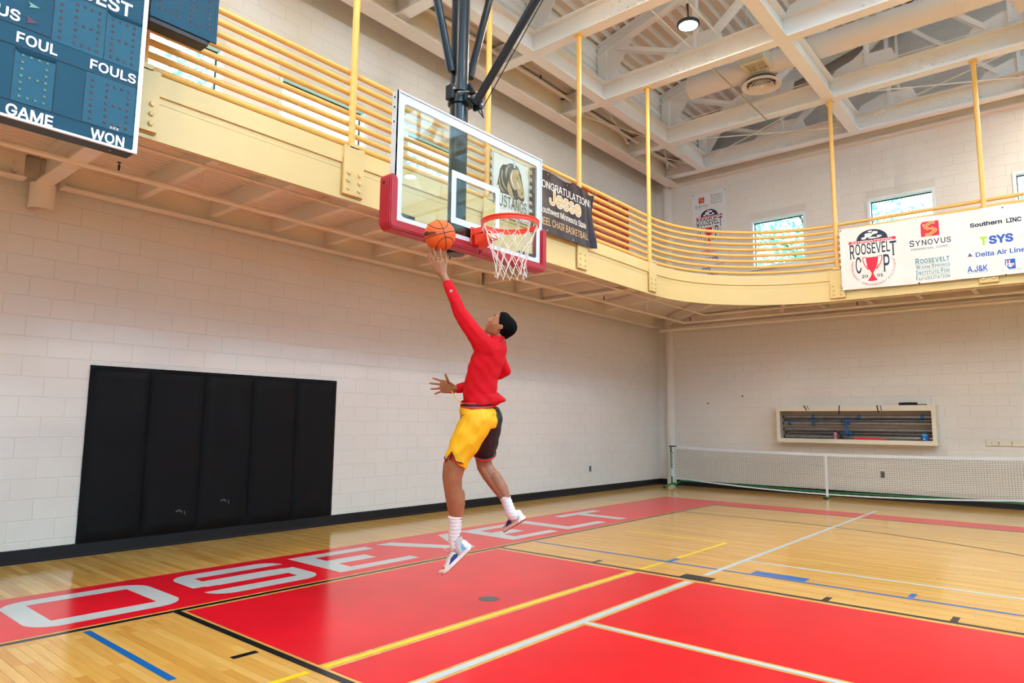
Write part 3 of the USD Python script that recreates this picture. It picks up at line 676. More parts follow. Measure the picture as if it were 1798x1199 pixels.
tie((8.55, 1.42, 7.44), (10.08, 2.1, 7.44), "tie rod crossing upward in the corner bay of the flat deck"); tie((8.55, 2.1, 7.39), (10.08, 1.42, 7.39), "tie rod crossing downward in the corner bay of the flat deck")
tie((8.55, -1.82, 7.44), (10.06, 1.12, 7.44), "long tie rod above the corner curve, crossing toward the clerestory"); tie((8.55, 1.12, 7.38), (10.06, -1.82, 7.38), "long tie rod above the corner curve, crossing toward the banner")
tie((8.55, -5.1, 7.42), (10.06, -2.1, 7.42), "long tie rod above the white banner, rising to the right"); tie((8.55, -2.1, 7.39), (10.06, -5.1, 7.39), "long tie rod above the white banner, falling to the right")
# ---- duct with elbow and branch
duct_m = mat("duct_white", (.92, .89, .85), .38)
DX, DZ, DR = 7.55, 7.86, .2
t = thing("air_duct", "white round spiral duct running above the cross beam", "duct")
L0, L1 = .3, -9.0
prof = []
n_ = 90
hh = np.linspace(0, L0-L1, n_*4+1); rr = DR+np.where((np.arange(n_*4+1) % 4) == 0, .004, 0)
obj("spiral_tube", lathe([(0, 0)]+list(zip(rr, hh))+[(0, hh[-1])], (DX, L0, DZ), 28, (0, -1, 0)), duct_m, t, smooth=50)
obj("collar", lathe([(DR, 0), (DR+.016, .005), (DR+.016, .07), (DR, .075)], (DX, -4.05, DZ), 28, (0, -1, 0)), duct_m, t, smooth=30)
obj("branch_elbow", tube([(DX+.02, -4.75, DZ), (DX+.05, -4.8, DZ-.1), (DX+.1, -4.85, DZ-.22), (DX+.2, -4.9, DZ-.3)], .15, 20), duct_m, t, smooth=50)
for y in (-.9, -3.0, -5.5): obj("strap", cat(lathe([(DR+.006, -.015), (DR+.006, .015)], (DX, y, DZ), 28, (0, 1, 0)), *[cyl((DX+s*DR, y, DZ), (DX+s*DR, y, CHZ(y)+.2), .005, 6) for s in (-1, 1)]), duct_m, t)
t = thing("air_diffuser", "round white ceiling air diffuser with concentric rings", "air vent")
DC = (7.67, -1.02, 7.53)
obj("drop", lathe([(.2, .06), (.21, .12), (.205, .5)], DC, 28), duct_m, t, smooth=40)
obj("ring", lathe([(.27, .085), (.345, .03), (.35, .012), (.335, .0), (.26, .035), (.25, .07)], DC, 48), duct_m, t, smooth=40)
for r0 in (.20, .14, .085): obj("ring", lathe([(r0-.03, .075), (r0+.012, .012), (r0+.02, .0), (r0+.005, .004), (r0-.045, .07)], DC, 40), duct_m, t, smooth=40)
obj("centre_cone", lathe([(0, -.004), (.03, -.002), (.04, .012), (.02, .06)], DC, 24), duct_m, t, smooth=40)
obj("throat", lathe([(0, .11), (.27, .11), (.28, .09)], DC, 32), roof_dark, t)
for k in range(4): a = k*PI/2+.4; obj("spoke", cyl((DC[0]+.02*math.cos(a), DC[1]+.02*math.sin(a), DC[2]+.06), (DC[0]+.26*math.cos(a), DC[1]+.26*math.sin(a), DC[2]+.06), .006, 6), duct_m, t)
cream = mat("grille_cream", (.80, .76, .58), .5)
t = thing("supply_grille", "square cream supply grille box beside the round diffuser", "air vent")
gx0, gx1, gy0, gy1, gz = 7.0, 7.44, -1.33, -.88, 7.70
obj("box", bx(gx0+.02, gy0+.02, gz+.01, gx1-.02, gy1-.02, gz+.26, .01), cream, t)
obj("frame", cat(*[bx(*q, .006) for q in ((gx0, gy0, gz-.012, gx1, gy0+.07, gz+.012), (gx0, gy1-.07, gz-.012, gx1, gy1, gz+.012), (gx0, gy0+.07, gz-.012, gx0+.07, gy1-.07, gz+.012), (gx1-.07, gy0+.07, gz-.012, gx1, gy1-.07, gz+.012))]), cream, t)
for k in range(9):
    y = gy0+.085+k*.033; obj("louvre", hull([(gx0+.07, y, gz-.008), (gx1-.07, y, gz-.008), (gx0+.07, y+.02, gz+.006), (gx1-.07, y+.02, gz+.006), (gx0+.07, y+.022, gz+.004), (gx1-.07, y+.022, gz+.004)]), cream, t)
# ---- high-bay lamps
lens_m = emit("lamp_lens", (.57, 1.15, 1.8), LAMP); lens_near = emit("lamp_lens_near", (1.0, .84, .62), LAMP_NEAR*7.0)
lamp_body = mat("lamp_body", (.03, .06, .08), .4, metal=.3)
def lamp(x, y, z, label, grp=None, near=False):
    t = thing("high_bay_lamp", label, "ceiling lamp", grp, loc=(x, y, z)); K = .8
    obj("housing", lathe([(.178, -.004), (.205, 0), (.21, .03), (.19, .055), (.12, .075), (.10, .12), (.06, .13), (0, .13)], (0, 0, 0), 40).apply_scale(K), lamp_body, t, smooth=40)
    for k in range(30):
        a = k*2*PI/30; c, s = math.cos(a), math.sin(a)
        q = [(c*.11-s*w, s*.11+c*w, .07) for w in (-.004, .004)]+[(c*.21-s*w, s*.21+c*w, .01) for w in (-.004, .004)]+[(c*.205-s*w, s*.205+c*w, .058) for w in (-.004, .004)]+[(c*.11-s*w, s*.11+c*w, .11) for w in (-.004, .004)]
        obj("fin", hull(q).apply_scale(K), lamp_body, t) if label.startswith("round lit") else None
    obj("lens", lathe([(.172, -.006), (.12, -.010), (0, -.012)], (0, 0, 0), 32).apply_scale(K), lens_near if near or y > -2 else lens_m, t)
    obj("hanger", cat(tube([(0, 0, .13), (0, 0, .30), (0, 0, .36)], .012, 8), tube([(.045, 0, .13), (.05, .02, .22), (.03, .03, .3), (.0, .02, .36)], .006, 8)), dark_metal, t)
    return t
lamp(4.8, -.97, 7.35, "round lit high-bay lamp hanging under the white roof deck")
for x in (-1.5, -5.7): lamp(x, -.97, 7.35, "round high-bay lamp in the row beside the hoop, out of view, placed to light the floor", "unseen high-bay lamps beside the hoop")  # out of view, placed to light the floor and its bounce
for x in (9.6, 5.4, 1.2): lamp(x, -6.2, 7.35, "round high-bay lamp over the free-throw end of the key, out of view, placed to light the right floor", "unseen high-bay lamps over the key", near=True)  # out of view, placed to light the right side of the floor
for x in (6.4, 2.2, -2.0, -6.2):  # rows out of view, placed to light the walls below the track
    for y in (-9.5, -12.5, -15.5, -18.5, -21.0): lamp(x, y, 7.35, "round high-bay lamp over the far half of the court, out of view, placed to light the lower walls", "unseen high-bay lamps over the far half")

globe_m = emit("globe_lens", (.70, 1.02, 1.38), LAMP_GLOBE)
globe_w = emit("globe_lens_warm", (1.0, .84, .62), LAMP_NEAR)
for x, y in [(.8, -6.6), (-3.0, -6.6), (-7.4, -6.6), (.6, -1.9), (-3.4, -1.9), (-7.4, -1.9)]:  # globe lamps out of view, placed to brighten roof deck and beams
    near = y > -3
    t = thing("globe_pendant", f"unseen globe lamp {'beside the hoop' if near else 'over mid court'}, placed to light the roof", "ceiling lamp", "unseen globe lamps beside the hoop" if near else "unseen globe lamps over mid court", loc=(x, y, 6.95))
    obj("globe", trimesh.creation.icosphere(2, .18), globe_w if near else globe_m, t, smooth=True)
    obj("ballast_housing", lathe([(.06, .17), (.1, .2), (.1, .42), (.05, .46), (0, .46)], (0, 0, 0), 20), lamp_body, t, smooth=40)
    obj("stem", cyl((0, 0, .45), (0, 0, CHZ(y)-6.9), .012), lamp_body, t)

# ================================================================== basketball hoop hung from the roof
hoop = thing("basketball_hoop", "glass backboard with red padding and orange rim on a black ceiling mast", "basketball hoop")
MX, MY = .02, -.95
obj("mast", lathe([(0, 2.885), (.07, 2.885), (.083, 2.895), (.083, 7.1), (0, 7.1)], (MX, MY, 0), 32), black_steel, hoop, smooth=40)
obj("mast_foot", lathe([(0, 2.874), (.074, 2.874), (.078, 2.884), (.0, 2.884)], (MX, MY, 0), 28), mat("foot_grey", (.10, .11, .11), .5), hoop, smooth=30)
for a, b in (((-.085, MY, 4.56), (-.93, MY, 7.12)), ((.155, MY, 4.6), (.86, MY, 7.12))):
    obj("side_brace", cat(cyl(a, b, .037, 20), bx(min(a[0], MX)-0 if a[0] < MX else MX+.05, MY-.012, a[2]+.02, MX-.05 if a[0] < MX else a[0], MY+.012, a[2]+.12, .004)), black_steel, hoop, smooth=40)
obj("header_beam", cat(bx(-2.25, MY-.06, 7.1, 1.84, MY+.06, 7.22, .006), *[bx(x-.08, MY-.09, 7.2, x+.08, MY+.09, BZ-.001, .004) for x in (-2.17, -.2, 1.76)]), steel_white, hoop)
obj("stay_strut", cat(cyl((MX+.06, -1.1, 4.27), (MX+.06, -3.9, 7.2), .036, 18)), black_steel, hoop, smooth=40)
obj("winch_cable", cat(cyl((MX+.13, -1.12, 4.24), (MX+.10, -3.8, 7.2), .0045, 6), cyl((MX+.13, -1.12, 4.24), (MX+.10, -1.5, 4.62), .0045, 6), tube([(MX+.13, -1.1, 4.26), (MX+.16, -1.1, 4.20), (MX+.13, -1.14, 4.15), (MX+.1, -1.1, 4.22)], .006, 8)), dark_metal, hoop)
cl = [lathe([(.088, z0), (.103, z0+.004), (.103, z0+.075), (.088, z0+.08)], (MX, MY, 0), 28) for z0 in (4.27, 4.38)]
obj("mast_clamp", cat(*cl, bx(MX-.135, MY-.045, 4.29, MX-.1, MY+.045, 4.43, .008), bx(MX+.1, MY-.05, 4.29, MX+.15, MY+.05, 4.43, .008), bx(MX-.05, MY-.135, 4.27, MX+.10, MY-.095, 4.345, .008), hull([(MX+.02, MY-.1, 4.36), (MX+.02, MY-.17, 4.36), (MX+.05, MY-.1, 4.36), (MX+.05, MY-.17, 4.36), (MX+.02, MY-.1, 4.48), (MX+.05, MY-.1, 4.48)]), bx(MX+.07, MY-.2, 4.22, MX+.11, MY-.1, 4.32, .01)), black_steel, hoop, smooth=30)
obj("clamp_bolts", cat(cyl((MX-.13, MY-.12, 4.32), (MX+.15, MY-.12, 4.43), .008, 8), *[lathe([(.014, 0), (.014, .012), (0, .014)], p, 6, (0, -1, 0)) for p in ((MX-.02, MY-.137, 4.31), (MX+.07, MY-.137, 4.31), (MX+.09, MY-.202, 4.26), (MX-.118, MY-.047, 4.38), (MX+.125, MY-.052, 4.38))]), chrome, hoop)
# backboard
BY = -1.22
glass_b = pane_like("board_glass", (.86, .92, .90), .06)
obj("backboard_glass", bx(-.86, BY+.012, 2.95, .86, BY+.024, 3.93), glass_b, hoop)
fr = sbox(-.914, 2.9, .914, 3.97).difference(sbox(-.845, 2.965, .845, 3.885).buffer(-.03).buffer(.03))
m = extr(fr, .008); m.vertices = np.c_[m.vertices[:, 0], BY+.012-m.vertices[:, 2], m.vertices[:, 1]]; m.fix_normals()
side = sbox(-.914, 2.9, .914, 3.97).difference(sbox(-.9, 2.914, .9, 3.956)); m2 = extr(side, .075); m2.vertices = np.c_[m2.vertices[:, 0], BY+.07-m2.vertices[:, 2], m2.vertices[:, 1]]; m2.fix_normals()
lip = sbox(-.914, 2.9, .914, 3.97).difference(sbox(-.905, 2.909, .905, 3.961)); m3_ = extr(lip, .012); m3_.vertices = np.c_[m3_.vertices[:, 0], BY+.006-m3_.vertices[:, 2], m3_.vertices[:, 1]]; m3_.fix_normals()
obj("backboard_frame", cat(m, m2, m3_), white_paint, hoop)
obj("frame_bolt", bolts([(-.915, BY+.04, z) for z in (3.92, 3.84, 3.72)], (-1, 0, 0), .008, .005), dark_metal, hoop)
tq = union_all([sbox(-.305, 3.05, .305, 3.507).difference(sbox(-.25, 3.105, .25, 3.452))])
m = extr(tq, .004); m.vertices = np.c_[m.vertices[:, 0], BY+.012-m.vertices[:, 2], m.vertices[:, 1]]; m.fix_normals(); obj("target_square", m, white_paint, hoop)
obj("corner_bracket", cat(bx(-.86, BY+.026, 2.965, -.68, BY+.07, 3.005, .004), bx(.62, BY+.026, 2.965, .86, BY+.07, 3.005, .004), bx(-.86, BY+.03, 3.01, -.83, BY+.05, 3.02)), dark_metal, hoop)
obj("mount_bracket", cat(bx(-.12, BY+.03, 2.96, .15, MY-.05, 3.06, .006)), black_steel, hoop)
red_pad = mat("red_pad", (.42, .010, .028), .45, bump=(300, .2))
def upad(x0, x1, side):
    P = sbox(x0, 2.845, x1, 3.0).union(sbox(side*.885, 2.845, side*.985, 3.27)) if True else None
    P = P.difference(sbox(-.895, 2.925, .895, 4)); P = P.buffer(-.03).buffer(.03) if False else P
    out = []
    Pr = P.buffer(-.022).buffer(.022).intersection(P)
    # round the outer corner
    big = sbox(-.985, 2.845, .985, 3.4).buffer(-.06).buffer(.06); Pr = P.intersection(big)
    tops = Point(side*.94, 3.235).buffer(.045); Pr = Pr.difference(sbox(side*.94-.06, 3.235, side*.94+.06, 3.4)).union(tops.intersection(sbox(-2, 3.235, 2, 4)))
    for ins, d in ((0, .10), (.008, .116), (.02, .126)):
        g = Pr.buffer(-ins) if ins else Pr
        q = extr(g, d); q.vertices = np.c_[q.vertices[:, 0], BY+.045+d/2-q.vertices[:, 2], q.vertices[:, 1]]; q.fix_normals(); out.append(q)
    return cat(*out)
padl = upad(-.985, .028, -1); padr = upad(.034, .985, 1)
pl_ = obj("edge_padding", padl, red_pad, hoop, smooth=30); obj("edge_padding", padr, red_pad, hoop, smooth=30)
obj("padding_hole", cat(*[lathe([(0, .001), (.014, .001), (.016, 0)], p, 12, ax_) for p, ax_ in (((-.9855, BY+.055, 3.21), (-1, 0, 0)), ((-.55, BY+.05, 2.844), (0, 0, -1)), ((.3, BY+.05, 2.844), (0, 0, -1)))]), gasket, hoop)
rim_m = mat("rim_orange", (.80, .045, .012), .32)
RIMC = np.array([0., -1.6, 3.048])
rim = obj("rim", cat(tube([RIMC+(math.cos(a)*.2375, math.sin(a)*.2375, 0) for a in np.linspace(0, 2*PI, 65)[:-1]], .0085, 12, closed=True)), rim_m, hoop, smooth=60)
bandm = lathe([(.232, -.036), (.2405, -.036), (.2405, -.004), (.232, -.004), (.232, -.036)], RIMC, 64)
keep = [i for i, f in enumerate(bandm.faces) if -3.3 < math.atan2(*(bandm.vertices[f].mean(0)-RIMC)[[1, 0]]) < 3.3 and ((bandm.vertices[f].mean(0)-RIMC)[1] > -.02 or True)]
obj("rim_band", bandm, rim_m, hoop, smooth=30)
obj("rim_bracket", cat(hull([(-.075, BY-.008, 3.04), (.075, BY-.008, 3.04), (-.055, -1.372, 3.05), (.055, -1.372, 3.05), (-.075, BY-.008, 2.985), (.075, BY-.008, 2.985), (-.055, -1.372, 3.005), (.055, -1.372, 3.005)]),
    bx(-.085, BY-.016, 2.88, .085, BY-.004, 3.06, .004)), rim_m, hoop)
obj("rim_cover", cat(hull([(-.07, -1.26, 2.99), (.07, -1.26, 2.99), (-.06, -1.40, 2.985), (.06, -1.40, 2.985), (-.07, -1.27, 2.90), (.07, -1.27, 2.90), (-.04, -1.43, 2.945), (.04, -1.43, 2.945)])), rim_m, hoop)
net_m = mat("net_cord", (.82, .80, .78), .8)
cords = []; hooks = []
NK = 12; H_ = .43
def net_r(t): return .226-.105*min(1, t*1.35)**.8+.018*max(0, t-.75)
nr = np.random.default_rng(3)
for k in range(NK):
    a0 = k*2*PI/NK
    for s in (1, -1):
        pts = []
        for t in np.linspace(0, 1, 17):
            a = a0+s*(.26*min(t/.22, 1)*0.0+max(t-.16, 0)/.84*2.5*PI/NK*2)
            if t < .16: a = a0+s*.035
            rr = net_r(t); w = .01*math.sin(5*t+k*1.3)
            pts.append(RIMC+np.array([math.cos(a)*(rr+w)+.02*t*t, math.sin(a)*(rr+w), -.03-H_*t]))
        cords.append(tube(pts, .0032, 6))
    for t in (.38, .6, .82, 1.0):
        for s in (1,):
            a = a0+s*(max(t-.16, 0)/.84*2.5*PI/NK*2); rr = net_r(t)
            c = RIMC+np.array([math.cos(a)*rr+.02*t*t, math.sin(a)*rr, -.03-H_*t]); cords.append(trimesh.creation.icosphere(0, .0062).apply_translation(c))
    # loops over the hooks
    tgt = np.array([-math.sin(a0), math.cos(a0), 0]); rad = np.array([math.cos(a0), math.sin(a0), 0])
    cords.append(tube([RIMC+rad*.228+tgt*x+(0, 0, z) for x, z in ((-.03, -.07), (-.022, -.035), (0, -.026), (.022, -.035), (.03, -.07))], .0032, 6))
    hooks.append(tube([RIMC+rad*q+tgt*x+(0, 0, z) for q, x, z in ((.236, -.018, -.008), (.230, -.012, -.024), (.228, 0, -.03), (.230, .012, -.024), (.236, .018, -.008))], .0035, 6))
obj("net", cat(*cords), net_m, hoop, smooth=60); obj("net_hooks", cat(*hooks), rim_m, hoop, smooth=60)

# ================================================================== scoreboards hung before the railing
sb_blue = mat("board_blue", (.005, .070, .135), .55, bump=(350, .1), spec=.25); sb_panel = mat("board_panel", (.009, .10, .18), .5, bump=(350, .1), spec=.3)
sb_black = mat("board_black", (.008, .009, .012), .4); led_red = mat("led_off_red", (.035, .004, .016), .35); led_grn = mat("led_off_green", (.16, .34, .30), .4); ink_w = mat("ink_white", (.86, .88, .90), .5)
sb_white = mat("board_white", (.76, .84, .93), .35)
def fx(poly, d, y):                       # flat shape in the xz plane, its face at y (towards the court)
    m = extr(poly, d); m.vertices = np.c_[m.vertices[:, 0], y+d-m.vertices[:, 2], m.vertices[:, 1]]; m.fix_normals(); return m
sb = thing("scoreboard", "large blue scoreboard with white frame and unlit digits hung on the track railing", "scoreboard")
SX0, SX1, SZ0, SZ1 = -4.95, -2.32, 3.305, 5.2
obj("housing", bx(SX0+.01, .02, SZ0+.0, SX1-.012, .15, SZ1, .004), sb_black, sb)
face = sbox(SX0, SZ0, SX1, SZ1); inner = sbox(SX0+.03, SZ0+.017, SX1-.03, SZ1-.03).buffer(-.02).buffer(.02)
obj("frame", fx(face.difference(inner), .02, -.004), sb_white, sb)
obj("face_panel", fx(inner, .012, .006), sb_blue, sb)
def digit8(x0, x1, z0, z1, r, m, name, parent, y, dots=None, rows=7, led=None):
    out = []
    for i in range(rows):
        for j in range(4):
            if j in (0, 3) or i in (0, rows-1, (rows-1)//2):
                out.append((x0+(x1-x0)*j/3, z0+(z1-z0)*(rows-1-i)/(rows-1)))
    g = group_under(name, parent)
    for x, z in out: obj("led", lathe([(r, 0), (r*.9, .002), (0, .003)], (x, y, z), 10, (0, -1, 0)), m, g)
def one(x, z0, z1, r, m, parent, y):
    g = group_under("digit", parent)
    for i in range(7): obj("led", lathe([(r, 0), (r*.9, .002), (0, .003)], (x, y, z0+(z1-z0)*i/6), 10, (0, -1, 0)), m, g)
def group_under(name, parent):
    pp = path_of(parent); return UsdGeom.Xform.Define(stage, pp+"/"+numbered(pp, name)).GetPrim()
FYB = .004
def plate(x0, z0, x1, z1, tilt=0): 
    m = bx(x0, FYB-.0, z0, x1, FYB+.004, z1); return m
for q in ((-2.905, 3.922, -2.589, 4.292), (-2.583, 3.924, -2.352, 4.292), (-3.094, 3.428, -2.866, 3.783), (-2.682, 3.431, -2.356, 3.795)):
    obj("digit_panel", plate(*q), sb_panel, sb)
seams = [(-3.194, 3.935, -2.905, 3.94), (-3.6, 3.797, -2.35, 3.801), (-3.6, 3.424, -2.36, 3.428), (-2.587, 3.924, -2.583, 4.292), (-2.86, 3.43, -2.857, 3.79), (-3.096, 3.428, -3.093, 3.79), (-2.907, 3.922, -2.903, 4.292), (-2.685, 3.431, -2.682, 3.79), (-3.6, 4.292, -2.35, 4.296)]
for a, b, c, d in seams: obj("panel_seam", bx(a, FYB-.0012, b, c, FYB+.003, d), sb_black, sb)
# recess shade lips above two panels: small hoods
for q in ((-2.583, 4.262, -2.352, 4.292), (-3.094, 3.753, -2.866, 3.783)):
    obj("digit_hood", hull([(q[0], FYB, q[3]), (q[2], FYB, q[3]), (q[0], FYB-.012, q[3]), (q[2], FYB-.012, q[3]), (q[0]+.03, FYB, q[1]), (q[2]-.0, FYB, q[1]+.012)]), sb_blue, sb)
R_ = .0115
digit8(-2.77, -2.632, 3.963, 4.247, R_, led_red, "digit", sb, FYB); one(-2.861, 3.962, 4.247, R_, led_red, sb, FYB)
digit8(-2.541, -2.402, 3.963, 4.245, R_, led_red, "digit", sb, FYB)
digit8(-3.05, -2.914, 3.466, 3.747, R_, sb_black, "digit", sb, FYB)
led_ = obj("digit_leds", cat(*[lathe([(.0028, 0), (0, .001)], (-3.05+.136*j/3+a, FYB-.003, 3.466+.281*i/6+b), 6, (0, -1, 0)) for i in range(7) for j in range(4) if j in (0, 3) or i in (0, 3, 6) for a in (-.0055, 0, .0055) for b in (-.0055, 0, .0055) if abs(a)+abs(b) < .012]), led_grn, sb, kind="stuff")
digit8(-2.544, -2.404, 3.47, 3.75, R_, led_red, "digit", sb, FYB); one(-2.638, 3.468, 3.747, R_, led_red, sb, FYB)
def word_on(s, x0, x1, z, h, parent=sb, y=FYB, m=ink_w, **k): obj("lettering", fx(fit_text(s, x0, x1, z, h, **k), .001, y-.0015), m, parent)
word_on("FOUL", -3.095, -2.862, 3.826, .068, weight=3); word_on("FOULS", -2.665, -2.364, 3.826, .066, weight=3); word_on("GAME", -3.113, -2.85, 3.326, .071, weight=3); word_on("WON", -2.625, -2.407, 3.33, .07, weight=3)
word_on("GUEST", -2.86, -2.425, 4.313, .098, weight=3); word_on("BONUS", -3.42, -3.085, 3.963, .07, weight=3)
word_on("HOME", -4.75, -4.35, 4.313, .098, weight=3)
obj("bonus_arrow", fx(Polygon([(-3.057, 4.027), (-2.985, 3.998), (-3.053, 3.972), (-3.042, 3.998)]), .002, FYB-.002), mat("arrow_red", (.10, .006, .03), .4), sb)
obj("bonus_arrow", fx(Polygon([(-3.05, 4.125), (-2.983, 4.108), (-3.046, 4.086), (-3.036, 4.105)]), .002, FYB-.002), led_grn, sb)
obj("mount_bracket", cat(bx(-4.5, .14, 4.3, -4.4, .36, 4.4), bx(-2.7, .14, 4.3, -2.6, .36, 4.4)), dark_metal, sb)
obj("maker_plate", fx(fit_text("III", -2.51, -2.45, 3.440, .014, weight=2), .001, FYB-.001), ink_w, sb)
obj("cable_hole", lathe([(0, .0), (.008, .0)], (-2.47, .08, SZ0-.0005), 12, (0, 0, -1)), ink_w, sb)
s2 = thing("shot_clock", "smaller dark blue shot clock hung behind the large scoreboard's right edge", "scoreboard")
obj("housing", cat(bx(-2.305, -.0, 4.385, -1.845, .14, 5.05, .004), bx(-2.305, .0, 4.35, -1.86, .13, 4.39, .004)), sb_black, s2)
obj("face_panel", bx(-2.308, -.012, 4.39, -1.80, .002, 5.055, .003), sb_blue, s2)
digit8(-2.247, -2.107, 4.48, 4.76, R_, led_red, "digit", s2, -.012); digit8(-2.012, -1.871, 4.481, 4.763, R_, led_red, "digit", s2, -.012)
for a in (-1.8255, -2.292): obj("panel_seam", bx(a, -.0132, 4.44, a+.003, -.01, 5.0), sb_black, s2)
obj("mount_bracket", bx(-2.1, .12, 4.6, -2.0, .37, 4.7), dark_metal, s2)

# ================================================================== wall pads
for k in range(5):
    x0 = -1.598+.6125*k; w_ = .6105
    lab = ["leftmost of the five black wall pads in the row on the block wall", "second black wall pad from the left, with a scuffed lower corner", "middle one of the five black wall pads, with a pale scuff near its foot", "second black wall pad from the right in the row of five", "rightmost of the five black wall pads in the row on the block wall"][k]
    t = thing("wall_pad", lab, "wall pad", "black pads on the block wall")
    n = 14; xs = np.linspace(0, 1, n); zs = np.linspace(0, 1, 30); V = []
    for z in zs:
        for x in xs:
            e = min(x, 1-x)*w_; ez = min(z, 1-z)*1.815
            d = .055*(1-math.exp(-e/.012))*.75*(1-math.exp(-ez/.012))+.012+.003*math.sin(9*x+k*2+4*z)*min(1, e/.1)
            V.append((x0+x*w_, YW-.004-d, .132+z*1.815))
    F = []
    for i in range(29):
        for j in range(n-1): a = i*n+j; F += [[a, a+1, a+n+1], [a, a+n+1, a+n]]
    obj("cushion", tm(V, F), black_vinyl, t, smooth=60)
    obj("backing_board", bx(x0-.001, YW-.016, .128, x0+w_+.001, YW-.002, 1.952), black_vinyl, t)
    obj("top_seam", cyl((x0+.01, YW-.045, 1.925), (x0+w_-.01, YW-.045, 1.925), .004, 6), black_rubber, t)
    if k in (1, 2):
        s_ = [(x0+.35, .37), (x0+.25, .45)][k-1]; mm = mat(f"scuff_{k}", (.16, .17, .20), .7)
        g = union_all([LineString([(s_[0], s_[1]), (s_[0]+.04, s_[1]+.012), (s_[0]+.06, s_[1]-.01)]).buffer(.006), LineString([(s_[0]+.09, s_[1]), (s_[0]+.10, s_[1]-.04)]).buffer(.004)])
        q = extr(g, .0008); q.vertices = np.c_[q.vertices[:, 0], YW-.004-.0535-.003-q.vertices[:, 2], q.vertices[:, 1]]; q.fix_normals(); obj("scuff", q, mm, t, label="pale grey scuff mark")

# ================================================================== banners
def banner(name, label, P, u0, u1, v0, v1, sheet_m, prints, wav, back=None, nu=60, nv=40, hem=None):
    """P(u, v, d): point on the banner, d metres towards the viewer; prints: (part, outline, material, layer)"""
    t = thing(name, label, "banner")
    us, vs = np.linspace(u0, u1, nu), np.linspace(v0, v1, nv)
    V = [P(u, v, wav(u, v)) for v in vs for u in us]+[P(u, v, wav(u, v)-.002) for v in vs for u in us]; N = nu*nv; F = []
    for i in range(nv-1):
        for j in range(nu-1):
            a = i*nu+j; F += [[a, a+1, a+nu+1], [a, a+nu+1, a+nu], [N+a, N+a+nu+1, N+a+1], [N+a, N+a+nu, N+a+nu+1]]
    for j in range(nu-1): F += [[j, N+j, N+j+1], [j, N+j+1, j+1]]; b = (nv-1)*nu+j; F += [[b, b+1, N+b+1], [b, N+b+1, N+b]]
    for i in range(nv-1):
        a = i*nu; F += [[a, a+nu, N+a+nu], [a, N+a+nu, N+a]]; b = a+nu-1; F += [[b, N+b, N+b+nu], [b, N+b+nu, b+nu]]
    me = tm(V, F); me.fix_normals(); obj("sheet", me, sheet_m, t, smooth=40)
    for part, poly, m, layer in prints:
        gs = [g for g in getattr(poly, "geoms", [poly]) if g.geom_type == "Polygon" and g.area > 1e-7]
        if not gs: continue
        Vs, Fs, o = [], [], 0
        for g in gs:
            v, f = trimesh.creation.triangulate_polygon(g, engine="earcut")
            if max(g.bounds[2]-g.bounds[0], g.bounds[3]-g.bounds[1]) > .12:
                v3, f = trimesh.remesh.subdivide_to_size(np.c_[v, np.zeros(len(v))], f, .05, max_iter=12); v = v3[:, :2]
            Vs.append(v); Fs.append(f+o); o += len(v)
        v = np.vstack(Vs); f = np.vstack(Fs)
        me = tm([P(a, b, wav(a, b)+.0014*layer) for a, b in v], f)
        want = np.subtract(P(u0, v0, 1), P(u0, v0, 0))
        if me.face_normals.mean(0)@want < 0: me.invert()
        obj(part, me, m, t)
    return t
cloth_w = mat("banner_white", (.80, .82, .83), .5, noise=(4, .03))
navy = mat("ink_navy", (.012, .022, .07), .6); inkred = mat("ink_red", (.70, .012, .06), .55); teal = mat("ink_teal", (.03, .24, .33), .6); inkblue = mat("ink_blue", (.015, .10, .52), .6); inkgreen = mat("ink_green", (.36, .72, .03), .6)
gold = mat("ink_gold", (.62, .38, .12), .55); inkgrey = mat("ink_grey", (.12, .14, .2), .6); inkpink = mat("ink_rose", (.45, .09, .13), .6); grom_m = mat("grommet", (.10, .09, .08), .4, metal=.7); ink_k = mat("ink_black", (.012, .012, .014), .6)
def smallcaps(s, x0, x1, z, h, hs, **k):
    """first letter of each word h tall, the others hs tall; the line spans x0..x1"""
    x = 0; ps = []
    for i, ch in enumerate(s):
        if ch == " ": x += hs*.42; continue
        first = i == 0 or s[i-1] == " "
        p = text_poly(ch, h if first else hs, **k); p = affinity.translate(p, x, 0); ps.append(p); x = p.bounds[2]+hs*.16
    p = union_all(ps); return affinity.translate(affinity.scale(p, (x1-x0)/(p.bounds[2]-p.bounds[0]), 1, origin=(0, 0)), x0, z)
def ring_text(s, cx, cz, r, a0, a1, h, **k):
    """letters set along an arc from angle a0 to a1 (degrees, 0 = right, counter-clockwise), feet towards the outside if a1 > a0"""
    ps = []
    for i, ch in enumerate(s):
        if ch == " ": continue
        a = math.radians(a0+(a1-a0)*(i+.5)/len(s)); p = text_poly(ch, h, **k); p = affinity.translate(p, -p.bounds[2]/2, -h/2)
        p = affinity.rotate(p, math.degrees(a)+90, origin=(0, 0)); ps.append(affinity.translate(p, cx+r*math.cos(a), cz+r*math.sin(a)))
    return union_all(ps)
